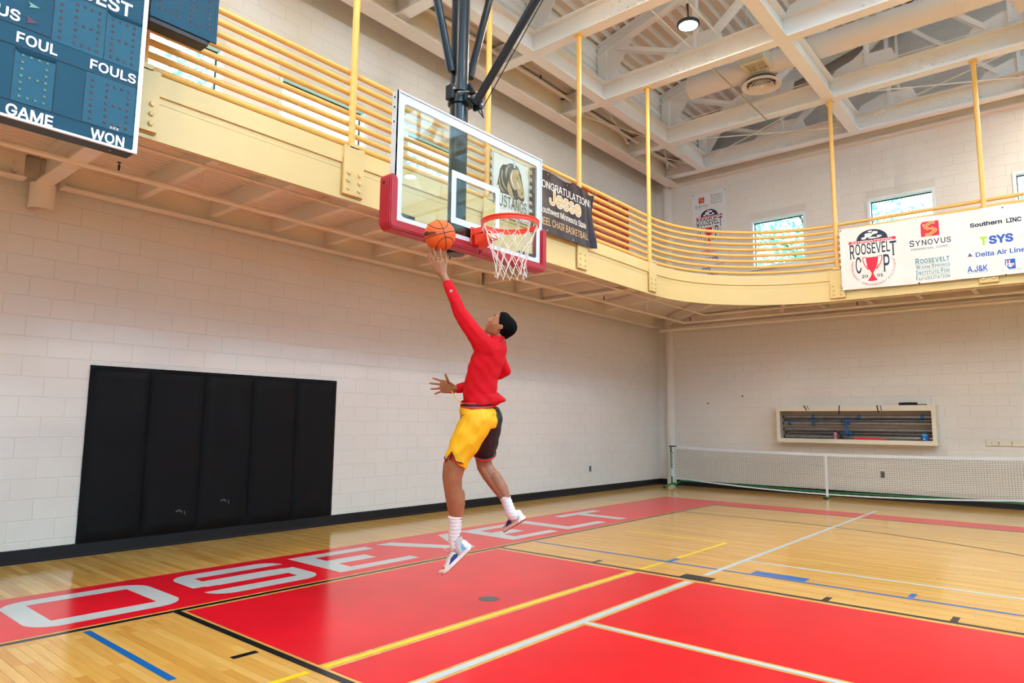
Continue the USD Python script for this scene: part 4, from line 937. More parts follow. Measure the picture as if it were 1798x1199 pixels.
def cup_logo(x0, sc, zc, narrow=1.0):
    """the globe, title and trophy of the tournament; written for the wide banner and moved by (x0, zc)"""
    T = lambda p: affinity.translate(affinity.scale(p, sc*narrow, sc, origin=(0, 0)), x0, zc)
    gl = Point(2.55, 4.575).buffer(.24, 48); gl = affinity.scale(gl, 1, .77, origin=(2.55, 4.56)).intersection(sbox(2, 4.56, 3.2, 5))
    r2 = np.random.default_rng(4); land = []
    for cx, cz, w, h in ((2.50, 4.66, .07, .05), (2.60, 4.69, .06, .035), (2.43, 4.61, .05, .03), (2.56, 4.60, .09, .02), (2.66, 4.62, .05, .03), (2.53, 4.72, .04, .02)):
        pts = [(cx+w*math.cos(a)*(.55+.5*r2.random()), cz+h*math.sin(a)*(.55+.5*r2.random())) for a in np.linspace(0, 2*PI, 13)[:-1]]; land.append(Polygon(pts).buffer(0))
    out = [("globe_print", gl, navy, 1), ("globe_print", union_all(land).intersection(gl), cloth_w, 2)]
    bar = sbox(2.185, 4.525, 2.908, 4.575); out.append(("title_bar", bar, inkred, 1)); out.append(("lettering", fit_text("INTERNATIONAL", 2.225, 2.87, 4.535, .031, weight=3), cloth_w, 2))
    rs = [fit_text("R", 2.19, 2.275, 4.265, .25, serif=True, weight=1), fit_text("OOSEVEL", 2.285, 2.815, 4.325, .185, serif=True, weight=1), fit_text("T", 2.81, 2.912, 4.25, .245, serif=True, weight=1)]
    out += [("lettering", q_, navy, 1) for q_ in rs]
    out += [("lettering", fit_text("C", 2.28, 2.367, 4.0, .275, weight=1), navy, 1), ("lettering", fit_text("P", 2.70, 2.80, 3.985, .29, serif=True, weight=1), navy, 1)]
    cup = Polygon([(2.441, 4.258), (2.628, 4.258), (2.625, 4.2), (2.61, 4.12), (2.585, 4.05), (2.55, 3.99), (2.545, 3.965), (2.555, 3.945), (2.572, 3.905), (2.602, 3.862), (2.60, 3.848), (2.53, 3.838), (2.462, 3.848), (2.46, 3.862), (2.495, 3.905), (2.512, 3.945), (2.522, 3.965), (2.517, 3.99), (2.482, 4.05), (2.457, 4.12), (2.444, 4.2)])
    hl = LineString([(2.445, 4.262), (2.395, 4.266), (2.397, 4.2), (2.425, 4.11), (2.468, 4.045), (2.474, 4.06), (2.445, 4.12)]).buffer(.006)
    hr = LineString([(2.625, 4.262), (2.687, 4.266), (2.683, 4.2), (2.65, 4.11), (2.605, 4.045), (2.6, 4.06), (2.63, 4.12)]).buffer(.006)
    out += [("trophy_print", union_all([cup, hl, hr]), inkred, 1), ("lettering", fit_text("20", 2.367, 2.461, 3.907, .048, weight=2), navy, 1), ("lettering", fit_text("01", 2.603, 2.692, 3.905, .048, weight=2), navy, 1)]
    for w_, a0, a1 in (("EMPOWERMENT", 160, 228), ("INDEPENDENCE", 238, 302), ("ACHIEVEMENT", 312, 380)): out.append(("lettering", ring_text(w_, 2.545, 4.10, .325, a0, a1, .034), inkpink, 1))
    out.append(("dots", union_all([Point(2.36, 3.832).buffer(.006), Point(2.735, 3.836).buffer(.006)]), navy, 1))
    return [(n, T(p), m, l) for n, p, m, l in out]
def squarelogo(x0, z0, x1, z1):
    w, h = x1-x0, z1-z0; A = lambda pts: LineString([(x0+a*w, z0+b*h) for a, b in pts])
    s = union_all([A([(.8, .9), (.55, .9), (.25, .68), (.25, .62), (.42, .5), (.45, .42)]).buffer(.1*w, cap_style=2), A([(.22, .1), (.5, .12), (.8, .34), (.8, .4), (.6, .52), (.55, .58)]).buffer(.1*w, cap_style=2)])
    lines = union_all([A([(.8, .9), (.55, .9), (.25, .68), (.25, .62), (.42, .5), (.45, .42)]).buffer(.012*w), A([(.22, .1), (.5, .12), (.8, .34), (.8, .4), (.6, .52), (.55, .58)]).buffer(.012*w)])
    return [("logo_square", sbox(x0, z0, x1, z1), inkred, 1), ("logo_ribbon", s.difference(lines), gold, 2)]
PR = cup_logo(0, 1, 0)
PR += squarelogo(3.275, 4.49, 3.527, 4.742)
PR += [("lettering", smallcaps("SYNOVUS", 3.10, 3.68, 4.352, .10, .085, serif=True, weight=1), navy, 1), ("lettering", fit_text("FINANCIAL CORP.", 3.12, 3.65, 4.278, .034), inkgrey, 1)]
PR += [("lettering", smallcaps("ROOSEVELT", 3.168, 3.645, 4.052, .085, .068, serif=True, weight=2), teal, 1), ("lettering", smallcaps("WARM SPRINGS", 3.17, 3.645, 3.963, .06, .045, serif=True, weight=1), teal, 1),
       ("lettering", smallcaps("INSTITUTE FOR", 3.168, 3.637, 3.864, .065, .05, serif=True, weight=1), teal, 1), ("lettering", smallcaps("REHABILITATION", 3.165, 3.635, 3.774, .065, .05, serif=True, weight=1), teal, 1)]
PR += [("rule", sbox(3.168, z, 3.64, z+.004), teal, 1) for z in (4.035, 3.94, 3.845)]
PR += [("lettering", fit_text("Southern", 3.94, 4.352, 4.541, .062, weight=4), navy, 1), ("lettering", fit_text("LINC", 4.403, 4.588, 4.535, .066, weight=4), navy, 1)]
PR += [("lettering", fit_text("T", 4.058, 4.145, 4.235, .118, weight=5), inkgreen, 1), ("lettering", fit_text("SYS", 4.17, 4.473, 4.238, .115, weight=5), inkblue, 1)]
PR += [("logo_triangle", Polygon([(3.878, 4.064), (3.914, 4.126), (3.953, 4.064), (3.914, 4.084)]), inkblue, 1), ("logo_triangle", Polygon([(3.885, 4.064), (3.914, 4.08), (3.946, 4.064)]), inkred, 1), ("lettering", fit_text("Delta Air Lines", 3.988, 4.66, 4.052, .068, serif=True, weight=2), inkblue, 1)]
PR += [("lettering", fit_text("A.J&K", 3.868, 4.13, 3.82, .088, serif=True, weight=2), inkblue, 1), ("lettering", fit_text("Amos, Jordan & Kent, Ltd.", 3.868, 4.14, 3.797, .012), inkblue, 1)]
sh = Polygon([(4.362, 3.945), (4.462, 3.94), (4.462, 3.86), (4.412, 3.825), (4.362, 3.86)])
PR += [("shield_square", sbox(4.349, 3.803, 4.475, 3.958), inkblue, 1), ("shield", sh.difference(sbox(4.412, 3.89, 4.47, 3.95)), cloth_w, 2), ("shield_mark", union_all([sbox(4.372, 3.932, 4.404, 3.938), sbox(4.385, 3.9, 4.391, 3.938), sbox(4.375, 3.9, 4.401, 3.905), sbox(4.42, 3.868, 4.456, 3.874), sbox(4.42, 3.853, 4.45, 3.858)]), inkred, 3), ("shield_mark", Point(4.387, 3.862).buffer(.014), inkblue, 3)]
PR += [("lettering", fit_text("The Rotary Foundation", 4.29, 4.55, 3.785, .012), inkgrey, 1)]
G = [(2.066, 4.815), (3.213, 4.815), (4.369, 4.80), (5.5, 4.80), (2.046, 3.748), (3.205, 3.718), (4.35, 3.706), (5.5, 3.7)]
gz = lambda u: 3.745-.02*max(0, min(1, (u-2.04)/1.0))-.006*(u-2.04)
def wavR(u, v):
    w = .004*math.sin(u*7+v*2)+.003*math.sin(u*15-v*5)
    for gu, gv in G:
        d = math.hypot((u-gu)*1.0, v-gv); w += .006*math.exp(-d/.22)*math.sin(14*math.atan2(v-gv, u-gu))
    return w+.016
def PRf(u, v, d):
    top = 4.828-.012*(u-2.05); bot = gz(u); s = (v-3.72)/(4.83-3.72); vv = v if False else bot+(top-bot)*s
    sag = .012*math.sin(PI*((u-2.066) % 1.15)/1.15)*max(0, s-.6)/.4
    return (XF-.014-.042-d, -u, vv-sag)
PR += [("grommet", union_all([Point(a, b-.015 if b > 4.5 else b+.012).buffer(.011) for a, b in G]), grom_m, 3)]
banner("banner", "long white banner with red trophy logo tied along the right track railing", PRf, 2.045, 5.6, 3.72, 4.83, cloth_w, PR, wavR, nu=110, nv=36)
# dark banner on the left rail
dark = mat("banner_dark", (.020, .012, .022), .3, noise=(5, .1)); cream_ink = mat("ink_cream", (.86, .84, .78), .5); tan_ink = mat("ink_tan", (.62, .42, .2), .5)
def wavD(u, v):
    w = .006*math.sin(u*6+1)+.004*math.sin(u*13+v*6)
    f = max(0, (u-3.62)/.5); w += .035*f*math.sin(u*24+(v-4.4)*6)*f
    return w+.03
def PD(u, v, d):
    f = max(0, (u-3.55)/.55)
    return (u-.03*f*f+.05*f*(4.8-v), YF-.014-.03-d, v+.02*math.sin(u*9)*(v > 4.7)*1-.03*f*(v-4.4))
jes = fit_text("Jesse", 2.985, 3.745, 4.375, .205, weight=2)
PDp = [("lettering", fit_text("CONGRATULATIONS", 2.725, 4.03, 4.572, .10, serif=True, weight=1), cream_ink, 1), ("lettering", jes.buffer(.011), cream_ink, 1), ("lettering", jes, tan_ink, 2),
       ("lettering", fit_text("Southwest Minnesota State", 2.79, 3.885, 4.225, .085, weight=1), cream_ink, 1), ("lettering", fit_text("WHEEL CHAIR BASKETBALL", 2.70, 3.945, 4.06, .10, weight=1), tan_ink, 1),
       ("grommet", union_all([Point(a, b).buffer(.011) for a, b in ((2.68, 4.76), (2.96, 4.76), (3.4, 4.76), (3.95, 4.76), (2.95, 3.99), (3.55, 3.985))]), mat("grommet_brass", (.6, .6, .6), .3, metal=.8), 1)]
banner("banner", "dark banner with cream and gold lettering creased at its right end, right of the backboard", PD, 2.62, 4.1, 3.955, 4.80, dark, PDp, wavD, nu=90, nv=36)
# horse-head banner
hb = {'sil': [(2.056,4.65),(2.134,4.67),(2.2,4.709),(2.246,4.708),(2.279,4.753),(2.303,4.714),(2.35,4.698),(2.385,4.654),(2.421,4.603),(2.434,4.545),(2.458,4.475),(2.483,4.404),(2.496,4.331),(2.485,4.278),(2.449,4.261),(2.391,4.264),(2.368,4.289),(2.345,4.26),(2.299,4.248),(2.253,4.258),(2.185,4.278),(2.085,4.277),(2.031,4.269),(1.997,4.315),(1.985,4.371),(1.953,4.347),(1.973,4.427),(1.993,4.507),(2.003,4.577),(2.035,4.624)],
'face': [(2.241,4.634),(2.327,4.66),(2.362,4.617),(2.398,4.566),(2.435,4.484),(2.471,4.417),(2.49,4.344),(2.472,4.301),(2.414,4.293),(2.367,4.319),(2.343,4.366),(2.331,4.386),(2.286,4.373),(2.24,4.398),(2.205,4.449),(2.187,4.504),(2.197,4.568)],
'neck': [(2.171,4.469),(2.194,4.416),(2.229,4.365),(2.253,4.311),(2.288,4.252),(2.253,4.262),(2.185,4.285),(2.151,4.328),(2.139,4.385)],
'm1': [(2.123,4.636),(2.146,4.628),(2.125,4.546),(2.137,4.475),(2.114,4.513),(2.105,4.555)], 'm2': [(2.036,4.58),(2.06,4.572),(2.043,4.485),(2.072,4.411),(2.14,4.333),(2.106,4.346),(2.056,4.391),(2.027,4.472)],
'm3': [(2.167,4.673),(2.201,4.679),(2.146,4.621),(2.136,4.565),(2.124,4.599)], 'm4': [(1.989,4.461),(2.005,4.451),(2.007,4.392),(2.04,4.335),(2.096,4.298),(2.052,4.301),(2.008,4.34),(1.987,4.401)], 'm5': [(2.327,4.683),(2.362,4.655),(2.386,4.608),(2.357,4.623),(2.333,4.647)],
'w1': [(2.231,4.601),(2.244,4.603),(2.224,4.538),(2.236,4.473),(2.271,4.422),(2.253,4.421),(2.216,4.467),(2.201,4.531)], 'w2': [(2.332,4.5),(2.353,4.476),(2.391,4.425),(2.383,4.414),(2.344,4.458),(2.325,4.491)],
'jaw': [(2.24,4.398),(2.286,4.369),(2.329,4.399),(2.346,4.351),(2.373,4.29),(2.351,4.25),(2.31,4.266),(2.275,4.332)], 'ear': [(2.255,4.707),(2.279,4.752),(2.295,4.673),(2.272,4.663)], 'eye': [(2.326,4.572),(2.346,4.562),(2.364,4.54),(2.35,4.521),(2.334,4.535)],
'nos': [(2.438,4.401),(2.45,4.38),(2.439,4.345),(2.419,4.352),(2.43,4.375)], 'mouth': [(2.379,4.315),(2.42,4.296),(2.484,4.32),(2.482,4.304),(2.42,4.283)]}
sm = lambda k: Polygon(hb[k]).buffer(.006).buffer(-.006)
htan = mat("ink_horse_tan", (.52, .38, .19), .5); hdark = mat("ink_horse_dark", (.05, .05, .06), .5)
edge = sbox(1.86, 3.985, 2.60, 4.785); brd = sbox(1.875, 4.0, 2.585, 4.77).difference(sbox(1.881, 4.006, 2.579, 4.764))
mus = fit_text("MUSTANGS", 1.885, 2.54, 4.11, .145, serif=True, weight=-.3)
PH = [("border", brd, ink_k, 1), ("horse_mane", sm('sil'), hdark, 1), ("horse_face", union_all([sm('face'), sm('neck')]+[sm(k) for k in ('m1', 'm2', 'm3', 'm4', 'm5')]), htan, 2), ("horse_line", union_all([sm('jaw'), sm('eye'), sm('nos'), sm('mouth')]), hdark, 3),
      ("horse_highlight", union_all([sm('w1'), sm('w2'), sm('ear'), Point(2.351, 4.54).buffer(.006)]), cloth_w, 4), ("lettering", affinity.translate(mus, -.006, -.012), htan, 4), ("lettering", mus, hdark, 5)]
banner("banner", "white banner with brown horse head hung on the rail behind the backboard glass", lambda u, v, d: (u, YF-.014-.012-d, v), 1.86, 2.60, 3.985, 4.785, cloth_w, PH, lambda u, v: .012+.004*math.sin(u*9), nu=30, nv=30)
# tall banner on the end wall (u to the right = -y, v downward from its top)
PV = lambda u, v, d: (XW-.004-d, 1.825-u, 6.93-v)
A_ = []
def vt(n, p, m, l): A_.append((n, affinity.scale(p, 1, -1, origin=(0, 0)), m, l))
for n, p, m, l in squarelogo(.165, -.245, .30, -.10): vt(n, p, m, l)
vt("lettering", smallcaps("SYNOVUS", .07, .39, -.345, .06, .05, serif=True), ink_k, 1); vt("lettering", fit_text("FINANCIAL CORP.", .09, .38, -.385, .018), inkgrey, 1)
vt("lettering", smallcaps("ROOSEVELT", .47, .75, -.13, .065, .05, serif=True), inkgrey, 1)
for k, s in enumerate(("WARM SPRINGS", "INSTITUTE FOR", "REHABILITATION")): vt("lettering", smallcaps(s, .47, .75, -.19-.058*k, .045, .036, serif=True), inkgrey, 1)
for n, p, m, l in cup_logo(.09-2.185*.89, .89, -.42-4.757*.89, 1.0): vt(n, p, navy if m is navy else m, l)
for s, x0, x1, z, h, m, kw in (("ADECCO", .2, .6, -1.47, .06, inkred, dict(weight=3)), ("SUNCARE", .2, .62, -1.66, .07, inkblue, dict(weight=3)), ("NEWEST", .45, .76, -1.82, .05, inkpink, dict(weight=1)), ("SYS", .2, .42, -1.90, .07, inkblue, dict(weight=4)), ("T", .12, .17, -1.90, .07, inkgreen, dict(weight=4)),
                               ("Southern LINC", .22, .72, -2.02, .045, navy, dict(weight=3)), ("Delta Air Lines", .25, .7, -2.13, .05, navy, dict(serif=True)), ("A.J&K", .3, .6, -2.3, .08, inkblue, dict(serif=True, weight=2))): vt("lettering", fit_text(s, x0, x1, z, h, **kw), m, 1)
vt("logo_triangle", Polygon([(.17, -2.13), (.195, -2.09), (.22, -2.13)]), navy, 1)
A_.append(("grommet", union_all([Point(x, z).buffer(.013) for x in (.02, .82) for z in (.02, 2.55)]), grom_m, 1))
banner("banner", "tall narrow white banner hung on the end wall by the corner", PV, 0, .84, 0, 2.6, cloth_w, A_, lambda u, v: .006+.004*math.sin(v*5+u*3), nu=20, nv=50)
# red-orange banner on the left wall
rb = mat("banner_red", (.55, .045, .012), .5); rt = mat("ink_palered", (.72, .50, .46), .6)
R3 = [("lettering", fit_text(s, a, b, z, h, **k), rt, 1) for s, a, b, z, h, k in (("WORLD", 8.5, 9.14, 6.38, .085, dict(weight=1)), ("U.S.A.", 7.72, 8.1, 6.38, .085, dict(weight=1)), ("WHEEL", 7.4, 7.95, 6.26, .09, dict(weight=1)), ("BASKETBALL", 8.16, 9.31, 6.265, .085, dict(weight=1, serif=True)), ("CHALLENGE", 8.29, 9.35, 6.10, .09, dict(weight=1, serif=True)), ("2001", 7.6, 8.0, 6.1, .09, dict(weight=1)),
      ("Sports & Recreation Park & Arena", 7.75, 9.07, 5.785, .07, dict(weight=1)), ("Men's Tournament May 4-8", 7.75, 9.31, 5.63, .085, dict(serif=True)), ("Women's Tournament June 1-3", 7.55, 9.27, 5.475, .085, dict(serif=True)))]
banner("banner", "orange-red banner with pale lettering on the block wall behind the left railing", lambda u, v, d: (u, YW-.004-d, v), 7.1, 9.415, 5.40, 6.53, rb, R3, lambda u, v: .006+.003*math.sin(u*4), nu=40, nv=20)

# ================================================================== player and ball
def Pp(px, py, dz=0.0):
    """the point dz metres behind the player's plane (5.25 m from the camera) that the photo shows at pixel px, py"""
    v = CF*FPX+CR*(px-899)-CU*(py-599.5); return CAM+v*((5.25+dz)/FPX)
E1, E2, E3 = -CR, CU, -CF                        # forward (left in the photo), up, towards the viewer
def sph(c, r, n=16): return m3.Manifold.sphere(r, n).translate([float(x) for x in c])
def chain(js, n=18):
    """js: (point, radius); the hulls of successive spheres joined"""
    out = []
    S = [sph(p, r, n) for p, r in js]
    for a, b in zip(S[:-1], S[1:]): out.append(m3.Manifold.batch_hull([a, b]))
    return out
def union(ms): return m3.Manifold.batch_boolean(ms, m3.OpType.Add)
def finish(m, length, taub=12, disp=None):
    m = m.simplify(.0012) if hasattr(m, "simplify") else m
    m = m.refine_to_length(length) if length else m
    q = m.to_mesh(); t = trimesh.Trimesh(np.array(q.vert_properties[:, :3]), np.array(q.tri_verts), process=True)
    v0 = t.vertices.copy()
    if taub: trimesh.smoothing.filter_taubin(t, lamb=.5, nu=.53, iterations=taub)
    d = t.vertices-v0; n_ = np.linalg.norm(d, axis=1, keepdims=True); t.vertices = v0+d*np.minimum(1, .010/np.maximum(n_, 1e-9))*(n_ < .03)
    if disp is not None:
        vn = np.nan_to_num(t.vertex_normals); t.vertices = t.vertices+vn*disp(t.vertices)[:, None]
    for _ in range(2):                       # pull any stray vertex back to the mean of its neighbours
        nb = t.vertex_neighbors; v = t.vertices.copy(); mean = np.array([v[k].mean(0) if len(k) else v[i] for i, k in enumerate(nb)])
        off = np.linalg.norm(v-mean, axis=1); bad = off > 1.2*length; v[bad] = mean[bad]; t.vertices = v
    return t
def ring_pts(c, a, b, F, S, n=28): t = np.arange(n)*2*PI/n; return np.asarray(c)+np.cos(t)[:, None]*a*F+np.sin(t)[:, None]*b*S
def loft(levels, F, S):
    rs = [ring_pts(c, a, b, F, S) for c, a, b in levels]
    return [m3.Manifold.hull_points(np.vstack([p, q])) for p, q in zip(rs[:-1], rs[1:])]
psi = math.radians(20)
TF = E1*math.cos(psi)-E3*math.sin(psi); TS = E3*math.cos(psi)+E1*math.sin(psi)      # torso's front and left side
person = thing("person", "jumping man in red sweatshirt and yellow and black shorts reaching up with the ball", "person")
skin = usdkit.material(stage, "/World/Looks/skin", {"g": ("geometry", {}), "n": ("noise_texture", {"scale": 18.0, "detail": 3.0}), "r": ("rgb_ramp", {"ramp": [(.3, (.29, .115, .055)), (.7, (.37, .155, .078))]}),
    "bn": ("noise_texture", {"scale": 260.0}), "b": ("bump", {"strength": .12, "distance": .001}), "p": ("principled_bsdf", {"roughness": .42, "subsurface_weight": .08, "subsurface_scale": .01, "subsurface_radius": (1, .35, .2)})},
    [("g.position", "n.vector"), ("n.fac", "r.fac"), ("r.color", "p.base_color"), ("g.position", "bn.vector"), ("bn.fac", "b.height"), ("b.normal", "p.normal")], surface="p.BSDF")
palm_skin = mat("palm_skin", (.55, .27, .19), .5)
# ---- body
B = []
B += loft([(Pp(842, 735), .10, .145), (Pp(842, 712), .10, .14), (Pp(845, 680), .09, .135), (Pp(855, 640), .095, .15), (Pp(864, 612), .078, .15), (Pp(872, 598), .05, .062)], TF, TS)
B += chain([(Pp(872, 600), .058), (Pp(879, 584), .056)])
# legs
B += chain([(Pp(832, 732, -.08), .10), (Pp(816, 778, -.10), .085), (Pp(800, 820, -.13), .072), (Pp(796, 838, -.135), .066), (Pp(797, 858, -.13), .062), (Pp(800, 878, -.125), .064), (Pp(800, 905, -.12), .050), (Pp(800, 935, -.12), .04), (Pp(802, 952, -.12), .04)])
B += chain([(Pp(791, 815, -.135), .055), (Pp(786.5, 836, -.14), .043), (Pp(787.5, 846, -.138), .042), (Pp(791.5, 868, -.13), .045), (Pp(796, 895, -.125), .043)])   # kneecap and shin
B += chain([(Pp(803, 868, -.115), .058), (Pp(804, 885, -.115), .055), (Pp(802, 908, -.118), .043)])   # calf
B += chain([(Pp(854, 732, .08), .10), (Pp(852, 775, .17), .08), (Pp(849, 806, .25), .066), (Pp(853, 820, .24), .058), (Pp(869, 843, .22), .057), (Pp(884, 868, .18), .042), (Pp(893, 886, .16), .034), (Pp(898, 900, .15), .034)])
B += chain([(Pp(846, 803, .23), .055), (Pp(847, 820, .225), .044), (Pp(856.5, 836, .21), .043), (Pp(869, 853, .195), .041), (Pp(884, 873, .17), .034)])
B += chain([(Pp(868, 838, .215), .056), (Pp(880, 856, .19), .05), (Pp(888, 872, .17), .038)])
# arms
B += chain([(Pp(852, 608, -.125), .05), (Pp(828, 578, -.163), .044), (Pp(808, 549, -.162), .036), (Pp(797, 520, -.13), .036), (Pp(784, 494, -.10), .027), (Pp(779, 483, -.09), .029)])
B += chain([(Pp(863, 616, .135), .05), (Pp(872, 628, .17), .045), (Pp(884, 650, .22), .038), (Pp(845, 668, .25), .036), (Pp(806, 682, .22), .028), (Pp(798, 683, .21), .027)])
# head
HC = Pp(879.5, 575, .0)
hu = (E2*.75-E1*.66); hu /= np.linalg.norm(hu); hf0 = E1*.75+E2*.66; hf0 /= np.linalg.norm(hf0)
yaw_h = math.radians(8); hs = E3*math.cos(yaw_h)+hf0*math.sin(yaw_h); hf = np.cross(hu, hs)*-1
if hf@E1 < 0: hf = -hf
def H(f, u, s): return HC+hf*f+hu*u+hs*s
cr_ = [m3.Manifold.batch_hull([sph(H(-.032, .035, s), .067, 24) for s in (-.012, .012)]+[sph(H(.028, .045, s), .058, 24) for s in (-.014, .014)]+[sph(H(-.03, .0, 0), .06, 20)])]
face = [m3.Manifold.batch_hull([sph(H(.058, .035, s), .034) for s in (-.03, .03)]+[sph(H(.05, -.015, s), .036) for s in (-.032, .032)]+[sph(H(.062, -.06, s), .026) for s in (-.016, .016)]+[sph(H(.068, -.092, 0), .02)]+[sph(H(.0, -.055, s), .026) for s in (-.042, .042)]+[sph(H(.0, .03, s), .05) for s in (-.025, .025)])]
nose = [m3.Manifold.batch_hull([sph(H(.09, .022, 0), .008), sph(H(.113, -.018, 0), .010), sph(H(.096, -.026, .013), .008), sph(H(.096, -.026, -.013), .008), sph(H(.085, -.01, 0), .012)])]
brow = [m3.Manifold.batch_hull([sph(H(.083, .03, s), .011), sph(H(.072, .032, s*2.2), .012)]) for s in (-.016, .016)]
lips = [m3.Manifold.batch_hull([sph(H(.094, -.05, 0), .0085), sph(H(.082, -.052, s), .006)]) for s in (-.022, .022)]+[m3.Manifold.batch_hull([sph(H(.092, -.064, 0), .009), sph(H(.08, -.06, s), .006)]) for s in (-.02, .02)]
ears = [m3.Manifold.batch_hull([sph(H(-.012, .014, s*.078), .011), sph(H(-.004, -.022, s*.074), .007), sph(H(.006, .006, s*.070), .009), sph(H(-.024, .0, s*.083), .006)]) for s in (-1, 1)]
neck = [m3.Manifold.batch_hull([sph(H(-.035, -.03, 0), .055), sph(H(.01, -.05, 0), .045), sph(Pp(874, 596), .058)])]
B += cr_+face+nose+brow+lips+ears+neck
# hands: palm and five fingers each
def finger(pts, r0, r1): return chain([(p, r0+(r1-r0)*i/(len(pts)-1)) for i, p in enumerate(pts)], 12)
LH = [m3.Manifold.batch_hull([sph(Pp(x, y, d), r, 12) for x, y, d, r in ((781, 486, -.09, .022), (776, 484, -.09, .02), (758.5, 464, -.075, .0125), (765, 460, -.082, .013), (772, 459, -.086, .013), (778.5, 462, -.085, .012), (781, 471, -.085, .014))])]
LH += finger([Pp(758, 463, -.075), Pp(754.5, 457, -.065), Pp(752.5, 452.5, -.05), Pp(751.8, 449, -.035)], .0092, .0072)
LH += finger([Pp(763, 460, -.08), Pp(758.5, 450.5, -.075), Pp(755.8, 444, -.058), Pp(754.8, 439.5, -.04)], .0096, .0076)
LH += finger([Pp(768.5, 459, -.084), Pp(764.8, 448, -.088), Pp(762, 440.5, -.076), Pp(761, 435.8, -.06)], .0098, .0078)
LH += finger([Pp(775, 460, -.086), Pp(774, 449.5, -.092), Pp(773, 442, -.086), Pp(772.8, 437, -.075)], .0096, .0076)
LH += finger([Pp(780.5, 473, -.085), Pp(784, 464, -.075), Pp(783.6, 456, -.06), Pp(782.2, 449.5, -.045)], .0115, .0088)
RH = [m3.Manifold.batch_hull([sph(Pp(x, y, d), r, 12) for x, y, d, r in ((797, 679, .21, .018), (797, 687, .21, .018), (777, 669, .2, .012), (774.5, 675, .2, .0125), (775, 682, .2, .0125), (777.5, 687.5, .2, .0115), (786, 671, .2, .014))])]
RH += finger([Pp(776, 669, .2), Pp(769, 666.8, .19), Pp(763.8, 665, .185), Pp(760.3, 663.8, .185)], .0096, .0074)
RH += finger([Pp(774, 675, .2), Pp(765.5, 674, .195), Pp(759.5, 673.3, .19), Pp(755, 672.8, .19)], .0098, .0076)
RH += finger([Pp(774, 681.5, .2), Pp(766.5, 682.2, .195), Pp(761, 682.6, .19), Pp(757, 682.6, .19)], .0096, .0074)
RH += finger([Pp(776, 687, .2), Pp(770.5, 688.6, .195), Pp(767, 690.2, .19), Pp(764, 691.4, .19)], .009, .007)
RH += finger([Pp(788, 672, .195), Pp(785.5, 666, .18), Pp(783.5, 661, .175), Pp(782, 657.5, .175)], .0115, .0085)
body = union(B+LH+RH)
bt = finish(body, .007, 9)
obj("body", bt, skin, person, smooth=True)
# nails and eyes
nails = [trimesh.creation.icosphere(1, .0045).apply_transform(np.diag([1, 1, 1, 1])).apply_translation(Pp(x, y, d)) for x, y, d in ((761, 437.5, -.0675), (772.8, 439, -.083))]
obj("eye", cat(*[trimesh.creation.icosphere(2, .0115).apply_translation(H(.077, .008, s)) for s in (-.031, .031)]), mat("eye_white", (.7, .66, .62), .25), person, smooth=True)
obj("iris", cat(*[trimesh.creation.icosphere(1, .006).apply_translation(H(.0835, .010, s*1.02)) for s in (-.031, .031)]), mat("iris_dark", (.02, .012, .008), .2), person, smooth=True)
obj("eyebrow", cat(*[tube([H(.096, .036, s*.5), H(.093, .044, s), H(.078, .041, s*1.6)], .004, 8) for s in (-.028, .028)]), mat("hair_black", (.004, .004, .005), .9, bump=(700, .8), spec=.1), person, smooth=True)
hair = m3.Manifold.batch_hull([sph(H(-.034, .036, s), .0765, 26) for s in (-.012, .012)]+[sph(H(.022, .052, s), .066, 26) for s in (-.014, .014)]+[sph(H(-.034, .0, 0), .066, 24)]+[sph(H(-.045, -.04, 0), .045, 20)])
nrm = -hf*.80+hu*.60; nrm /= np.linalg.norm(nrm); hair = hair.trim_by_plane([float(x) for x in nrm], float(nrm@HC-.008))
nrm2 = hu*.9-hf*.42; nrm2 /= np.linalg.norm(nrm2); hair = hair.trim_by_plane([float(x) for x in nrm2], float(nrm2@HC-.040))
ht = finish(hair, .006, 8, lambda v: (meshkit.fbm(v*240, 2)-.5)*.004)
obj("hair", ht, "/World/Looks/hair_black", person, smooth=True)
# ---- sweatshirt
red_fleece = mat("red_fleece", (.60, .004, .014), .75, noise=(9, .06), bump=(500, .3), spec=.2)
def wrinkle(dirs, amp):
    def f(v):
        w = np.zeros(len(v))
        for k, (d, fr, a) in enumerate(dirs): w += a*np.sin((v@d)*fr+3*meshkit.noise(v*9+k))
        return amp*(w+.8*(meshkit.fbm(np.c_[v@dB*22, v@dA*7, v[:, 1]*9], 3, 5)-.5))
    return f
dA = E1*.5+E2*.85; dB = E1*.8-E2*.6
S_ = loft([(Pp(846, 707), .125, .172), (Pp(844, 700), .128, .174), (Pp(843, 690), .122, .168), (Pp(846, 665), .118, .175), (Pp(855, 636), .124, .192), (Pp(862, 613), .112, .2), (Pp(869, 600), .075, .15), (Pp(874, 594), .066, .075), (Pp(876.5, 590.5), .064, .068)], TF, TS)
S_.append(m3.Manifold.hull_points(np.vstack([ring_pts(Pp(848, 690), .11, .16, TF, TS), [Pp(888, 703, -.02)+E3*k for k in (-.07, .03)], [Pp(869, 712, .0)+E3*k for k in (-.07, .05)], ring_pts(Pp(848, 704), .115, .16, TF, TS)])))
S_ += chain([(Pp(852, 612, -.115), .088), (Pp(843, 598, -.15), .074), (Pp(828, 578, -.165), .064), (Pp(808, 549, -.165), .052), (Pp(797, 522, -.14), .044), (Pp(788, 502, -.115), .037), (Pp(785, 496, -.107), .034)])
S_ += chain([(Pp(862, 616, .13), .085), (Pp(872, 628, .17), .07), (Pp(885, 650, .22), .055), (Pp(845, 668, .25), .05), (Pp(815, 680, .23), .042), (Pp(805, 682, .225), .036)])
shirt = union(S_)
